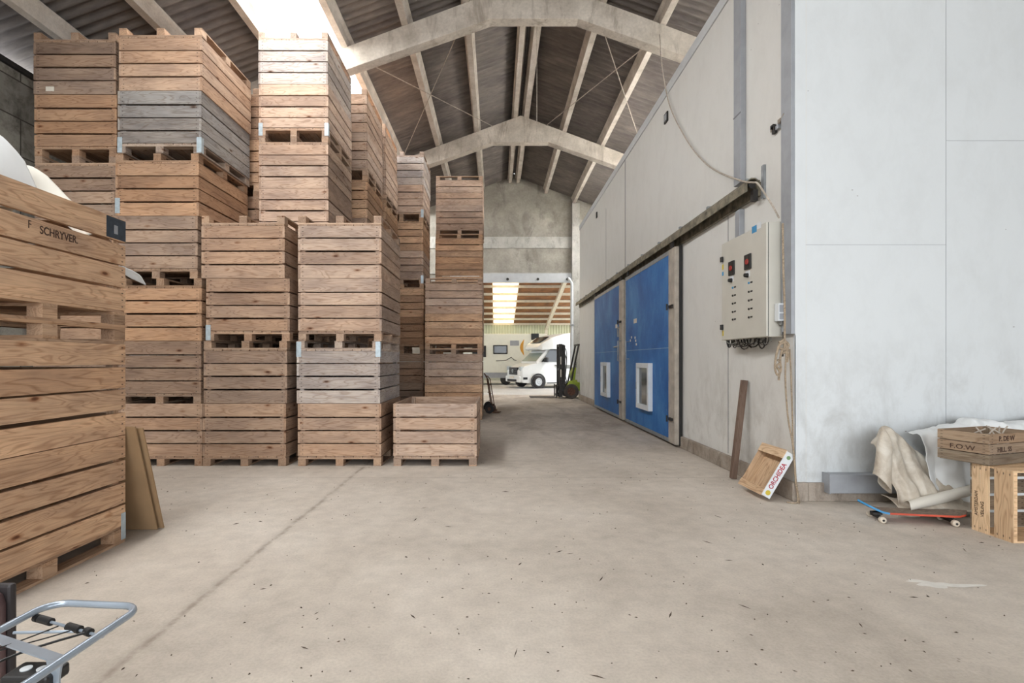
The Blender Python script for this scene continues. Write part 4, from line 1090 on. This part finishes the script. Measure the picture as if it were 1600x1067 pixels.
# caravan behind (long side to the viewer)
cv = thing('caravan', 'cream caravan side with dark windows behind the white motorhome', 'caravan', (-1.8, 31.2, 0))
def rbox(x0, x1, y0, y1, z0, z1, r, seg=5):
    prof = []
    for cx_, cz_, a0 in ((x1-r, z1-r, 0), (x0+r, z1-r, PI/2), (x0+r*.4, z0+r*.4, PI), (x1-r*.4, z0+r*.4, 1.5*PI)):
        rad = r if a0 < PI else r*.4
        for k in range(seg+1):
            a = a0+PI/2*k/seg; prof.append((cx_+rad*math.cos(a), cz_+rad*math.sin(a)))
    return MB().prism(prof, y0, y1, 'xz')
rbox(-3.2, 5.0, 0, 2.3, .45, 3.12, .25).build('body', CREAM, cv, bevel=.04)
MB().box(-3.1, 4.6, -.02, .0, .42, .75).build('skirt', GREYP, cv)
def awin(x0, x1, z0, z1):
    f = MB().box(x0, x1, -.05, 0, z0, z1).build('window', BLACK, cv, bevel=.04); MB().box(x0+.07, x1-.07, -.06, -.05, z0+.07, z1-.07).build('pane', DGLASS, f); return f
k_ = 31.2/F
def cxp(px): return (px-VX)*k_+1.8
def czp(py): return CH-(py-VY)*k_
awin(cxp(770.5), cxp(793), czp(553), czp(539)); awin(cxp(738), cxp(759.5), czp(558), czp(540)); awin(cxp(830), cxp(842), czp(531), czp(521))
MB().box(cxp(797), cxp(811), -.03, 0, czp(540), czp(532)).build('vent', GREYP, cv)
def band(pts, w, mat, name):
    b = MB(); n = len(pts); P = []
    for i, (x, z) in enumerate(pts):
        ww = w*math.sin(PI*(i+.15)/(n-.7)); P += [(x-ww, -.004, z), (x+ww, -.004, z)]
    b.poly(P, [(2*i, 2*i+1, 2*i+3, 2*i+2) for i in range(n-1)]); o = b.build(name, mat, cv)
    s = o.modifiers.new('t', 'SOLIDIFY'); s.thickness = .004
band([(cxp(819-4*math.sin(t*PI/8)), czp(530+t*3.2)) for t in range(9)], .1, ORANGE, 'swoosh_decal')
band([(cxp(825-4*math.sin(t*PI/8)+2), czp(535+t*1.8)) for t in range(9)], .05, GREYD, 'swoosh_decal')
MB().tube([(cxp(775), -.01, czp(563.5)), (cxp(790), -.01, czp(563)), (cxp(799), -.01, czp(558)), (cxp(803), -.01, czp(562)), (cxp(807), -.01, czp(563))], .025, 5).build('line_decal', GREYD, cv)
for x in (2.4, -1.6):
    MB().lathe([(.0, -.1), (.3, -.1), (.34, -.05), (.34, .1)], (x, .1, .34), 'y', 24).build('wheel', TYRE, cv, smooth=True)

# motorhome in front, nose to the left and toward the viewer
mh = thing('motorhome', 'white motorhome with black grille parked beyond the rear doorway', 'motorhome', (2.25, 27.3, 0), (0, 0, .42))
# local frame: -x forward; near side is -y ; origin at near front wheel contact
Wd = 2.05
def loft(st, name, mat, parent, yc=Wd/2, bev=.03, smooth=True):
    """st: (x, z0, z1, halfwidth low, halfwidth high)"""
    b = MB(); P = []; fs = []
    for x, z0, z1, a, c in st: P += [(x, yc-a, z0), (x, yc-(a+c)/2-.02, (z0+z1)/2), (x, yc-c, z1), (x, yc+c, z1), (x, yc+(a+c)/2+.02, (z0+z1)/2), (x, yc+a, z0)]
    k = 6; n = len(st)
    for i in range(n-1):
        for j in range(k): fs.append((i*k+j, i*k+(j+1) % k, (i+1)*k+(j+1) % k, (i+1)*k+j))
    fs += [tuple(range(k)), tuple((n-1)*k+j for j in range(k-1, -1, -1))]
    b.poly(P, fs); return b.build(name, mat, parent, bevel=bev, smooth=False)
loft([(-.98, .42, .95, .82, .72), (-.85, .3, 1.12, .95, .8), (-.3, .28, 1.3, 1.0, .86), (.15, .45, 1.38, 1.01, .92), (.5, .3, 1.42, 1.02, .96), (1.6, .3, 1.45, 1.02, 1.0)], 'cab', VANW, mh)
loft([(-.05, 1.3, 1.42, .92, .88), (.75, 1.35, 2.2, .98, .78), (1.7, 1.35, 2.25, 1.0, .85)], 'cab_roof', VANW, mh)
loft([(.12, 2.1, 2.2, .75, .7), (.3, 2.05, 2.4, .95, .85), (.9, 2.1, 2.75, 1.1, 1.0), (1.6, 2.1, 2.95, 1.14, 1.05), (2.2, 2.1, 3.0, 1.15, 1.08)], 'overcab_pod', VANW, mh)
loft([(1.6, .35, 2.95, 1.14, 1.08), (2.2, .35, 3.02, 1.15, 1.1), (6.0, .35, 3.02, 1.15, 1.1)], 'living_box', VANW, mh)
# windscreen and side window
def quad(pts, name, mat, th=.015, parent=mh):
    o = MB().poly(pts, [tuple(range(len(pts)))]).build(name, mat, parent); s = o.modifiers.new('t', 'SOLIDIFY'); s.thickness = th; s.offset = 0; return o
quad([(-.03, Wd/2-.84, 1.45), (.70, Wd/2-.73, 2.13), (.70, Wd/2+.73, 2.13), (-.03, Wd/2+.84, 1.45)], 'windscreen', WGLASS)
quad([(.22, .035, 1.42), (.80, .14, 2.08), (1.5, .135, 2.1), (1.5, .005, 1.42)], 'side_window', DGLASS, .05)
quad([(.35, Wd/2-.55, 2.47), (.88, Wd/2-.62, 2.79), (.88, Wd/2+.62, 2.79), (.35, Wd/2+.55, 2.47)], 'overcab_window', DGLASS, .03)
quad([(1.0, -.035, 1.25), (1.3, -.04, 1.05), (2.4, -.14, 1.05), (2.4, -.14, 1.25)], 'side_stripe', GREYD, .08)
g_ = MB()
g_.box(-1.0, -.9, Wd/2-.5, Wd/2+.5, .72, 1.12); go = g_.build('grille', GRILL, mh, bevel=.02)
for z in (.8, .91, 1.02): MB().box(-1.015, -1.0, Wd/2-.47, Wd/2+.47, z, z+.014).build('grille_bar', GALV, go)
MB().lathe([(0, -.02), (.1, -.02), (.1, 0)], (-1.01, Wd/2, .93), 'x', 16).build('oval_badge', GALV, go)
MB().box(-1.06, -.9, Wd/2-.85, Wd/2+.85, .32, .66).build('bumper', VANW, mh, bevel=.06)
MB().box(-1.075, -1.055, Wd/2-.55, Wd/2+.55, .36, .48).build('lower_grille', GRILL, mh); MB().box(-1.085, -1.06, Wd/2-.26, Wd/2+.26, .52, .63).build('number_plate', PAPER, mh)
for s in (-1, 1):
    yb = Wd/2+s*.72
    MB().box(-.96, -.5, yb-.14+(.05 if s < 0 else .0), yb+.16, .93, 1.17).build('headlamp', glass('lamp_glass', 'aab2b5'), mh, bevel=.04)
    MB().box(-1.02, -.92, yb-.1, yb+.1, .45, .56).build('fog_lamp', GRILL, mh, bevel=.02)
quad([(-.85, .085, .48), (-.62, .045, .48), (-.62, .045, .6), (-.85, .085, .6)], 'fog_surround', GRILL, .03)
MB().box(.35, .5, -.26, .02, 1.4, 1.66).build('wing_mirror', BLACK, mh, bevel=.03)
arch = MB().lathe([(.36, -.02), (.44, -.02), (.44, .02), (.36, .02), (.36, -.02)], (0, -.01, .36), 'y', 28).build('wheel_arch', BLACK, mh)
for x in (0, 3.75):
    w = MB().lathe([(.0, .1), (.0, -.05), (.22, -.05), (.31, -.04), (.345, -.01), (.345, .2), (0, .2)], (x, -.02, .345), 'y', 30).build('wheel', TYRE, mh, smooth=True)
    MB().lathe([(0, -.075), (.07, -.085), (.1, -.06), (.19, -.07), (.21, -.05)], (x, -.02, .345), 'y', 24).build('hub_cap', HUBC, w, smooth=True)
    MB().lathe([(.0, .1), (.0, -.05), (.31, -.04), (.345, -.01), (.345, .2), (0, .2)], (x, Wd-.15, .345), 'y', 30).build('wheel', TYRE, mh, smooth=True)
MB().box(.6, 3.2, .02, .1, .25, .36).build('sill', GRILL, mh)

# ------------------------------------------------------------------ floor litter and paint spill
b = MB()
for k in range(700):
    if k < 560: y = 1.9+6.1*R.random()**1.1; x = R.uniform(-1.0*y, 1.0*y)
    else: y = R.uniform(6, 16); x = R.uniform(-.3, 3.1)
    if x < -2.9 and y < 4.9: continue
    if x > 3.0 and y > 5.4: continue
    a = R.uniform(0, PI); L_ = R.uniform(.003, .014) if R.random() < .93 else R.uniform(.02, .05); w = R.uniform(.002, .006)
    c, s = math.cos(a), math.sin(a); h = R.uniform(.003, .008)
    P = [(x-c*L_, y-s*L_, .001), (x-s*w, y+c*w, .001), (x+c*L_, y+s*L_, .001), (x+s*w, y-c*w, .001), (x, y, h)]
    b.poly(P, [(0, 1, 4), (1, 2, 4), (2, 3, 4), (3, 0, 4), (3, 2, 1, 0)])
tag(b.build('floor_litter', LEAF), 'scattered dry leaf bits and wood chips on the dusty floor', 'litter', kind='stuff')
sp = MB(); cxs, cys = 3.0, 3.49; P = [(cxs, cys, .003)]; n = 40
for k in range(n):
    a = 2*PI*k/n; r = (1+.35*math.sin(3*a+1)+.2*math.sin(7*a)); P.append((cxs+.16*r*math.cos(a)+.1*max(0, math.cos(a))**6, cys+.05*r*math.sin(a)-.03*math.cos(a), .0015))
sp.poly(P, [(0, 1+k, 1+(k+1) % n) for k in range(n)])
tag(sp.build('paint_spill', SPLASH), 'white dried paint splash on the floor at lower right', 'stain')

# ------------------------------------------------------------------ light
w = bpy.data.worlds.new('sky'); S.world = w; w.use_nodes = True
bg = w.node_tree.nodes['Background']; bg.inputs[0].default_value = (.90, .95, 1.0, 1); bg.inputs[1].default_value = 4.2
def area(name, loc, rot, sx, sy, power=0, color=(1, 1, 1), portal=False):
    l = bpy.data.lights.new(name, 'AREA'); l.shape = 'RECTANGLE'; l.size = sx; l.size_y = sy; l.energy = power; l.color = color
    l.cycles.is_portal = portal
    o = bpy.data.objects.new(name, l); COL.objects.link(o); o.location = loc; o.rotation_euler = rot
area('daylight_portal', ((XL+XR)/2, Y0-.05, 4.3), (PI/2, 0, 0), XR-XL, 9.6, portal=True)
al = math.atan(RS)
area('daylight_portal', (XR+.1, -8, 2.7), (0, PI/2, 0), 5.4, 8, portal=True)  # portal at the added, unseen opening in the right wall
# area lamps at the roof strips: left strip real, right strip added
area('roof_strip_lamp', (-3.7, (Y0+YG)/2, roofz(-3.7)+DZ-.05), (0, -al, 0), 1.2, YG-Y0-.2, 1150, (1, .99, .97))
area('roof_strip_lamp', (6.48, 15.2, roofz(6.48)+DZ-.05), (0, al, 0), 1.1, 13.8, 1500, (1, .99, .97))  # added lamp below the unseen right strip
aa = -math.atan(2.9/(AY1-YG))
area('annex_strip_lamp', (.55, (YG+AY1)/2, az((YG+AY1)/2)+.22), (aa, 0, 0), 1.4, AY1-YG-.8, 160, (1, .98, .93))
area('annex_strip_lamp', (7.75, (YG+AY1)/2, az((YG+AY1)/2)+.1), (aa, 0, 0), 2.4, AY1-YG-.8, 650, (1, .98, .93))  # added lamp at the hidden annex strip, brightens the vehicles

# camera
cam = bpy.data.cameras.new('camera'); co = bpy.data.objects.new('camera', cam); COL.objects.link(co)
cam.sensor_width = 36; cam.lens = 36*F/1600; cam.shift_x = 25/1600; cam.shift_y = 28.5/1600
cam.clip_start = .05; cam.clip_end = 200
co.location = (0, 0, CH); co.rotation_euler = (PI/2, 0, 0); S.camera = co
S.view_settings.view_transform = 'Standard'; S.view_settings.look = 'None'; S.view_settings.gamma = 1.0; S.view_settings.use_curve_mapping = False
S.view_settings.exposure = 0.5
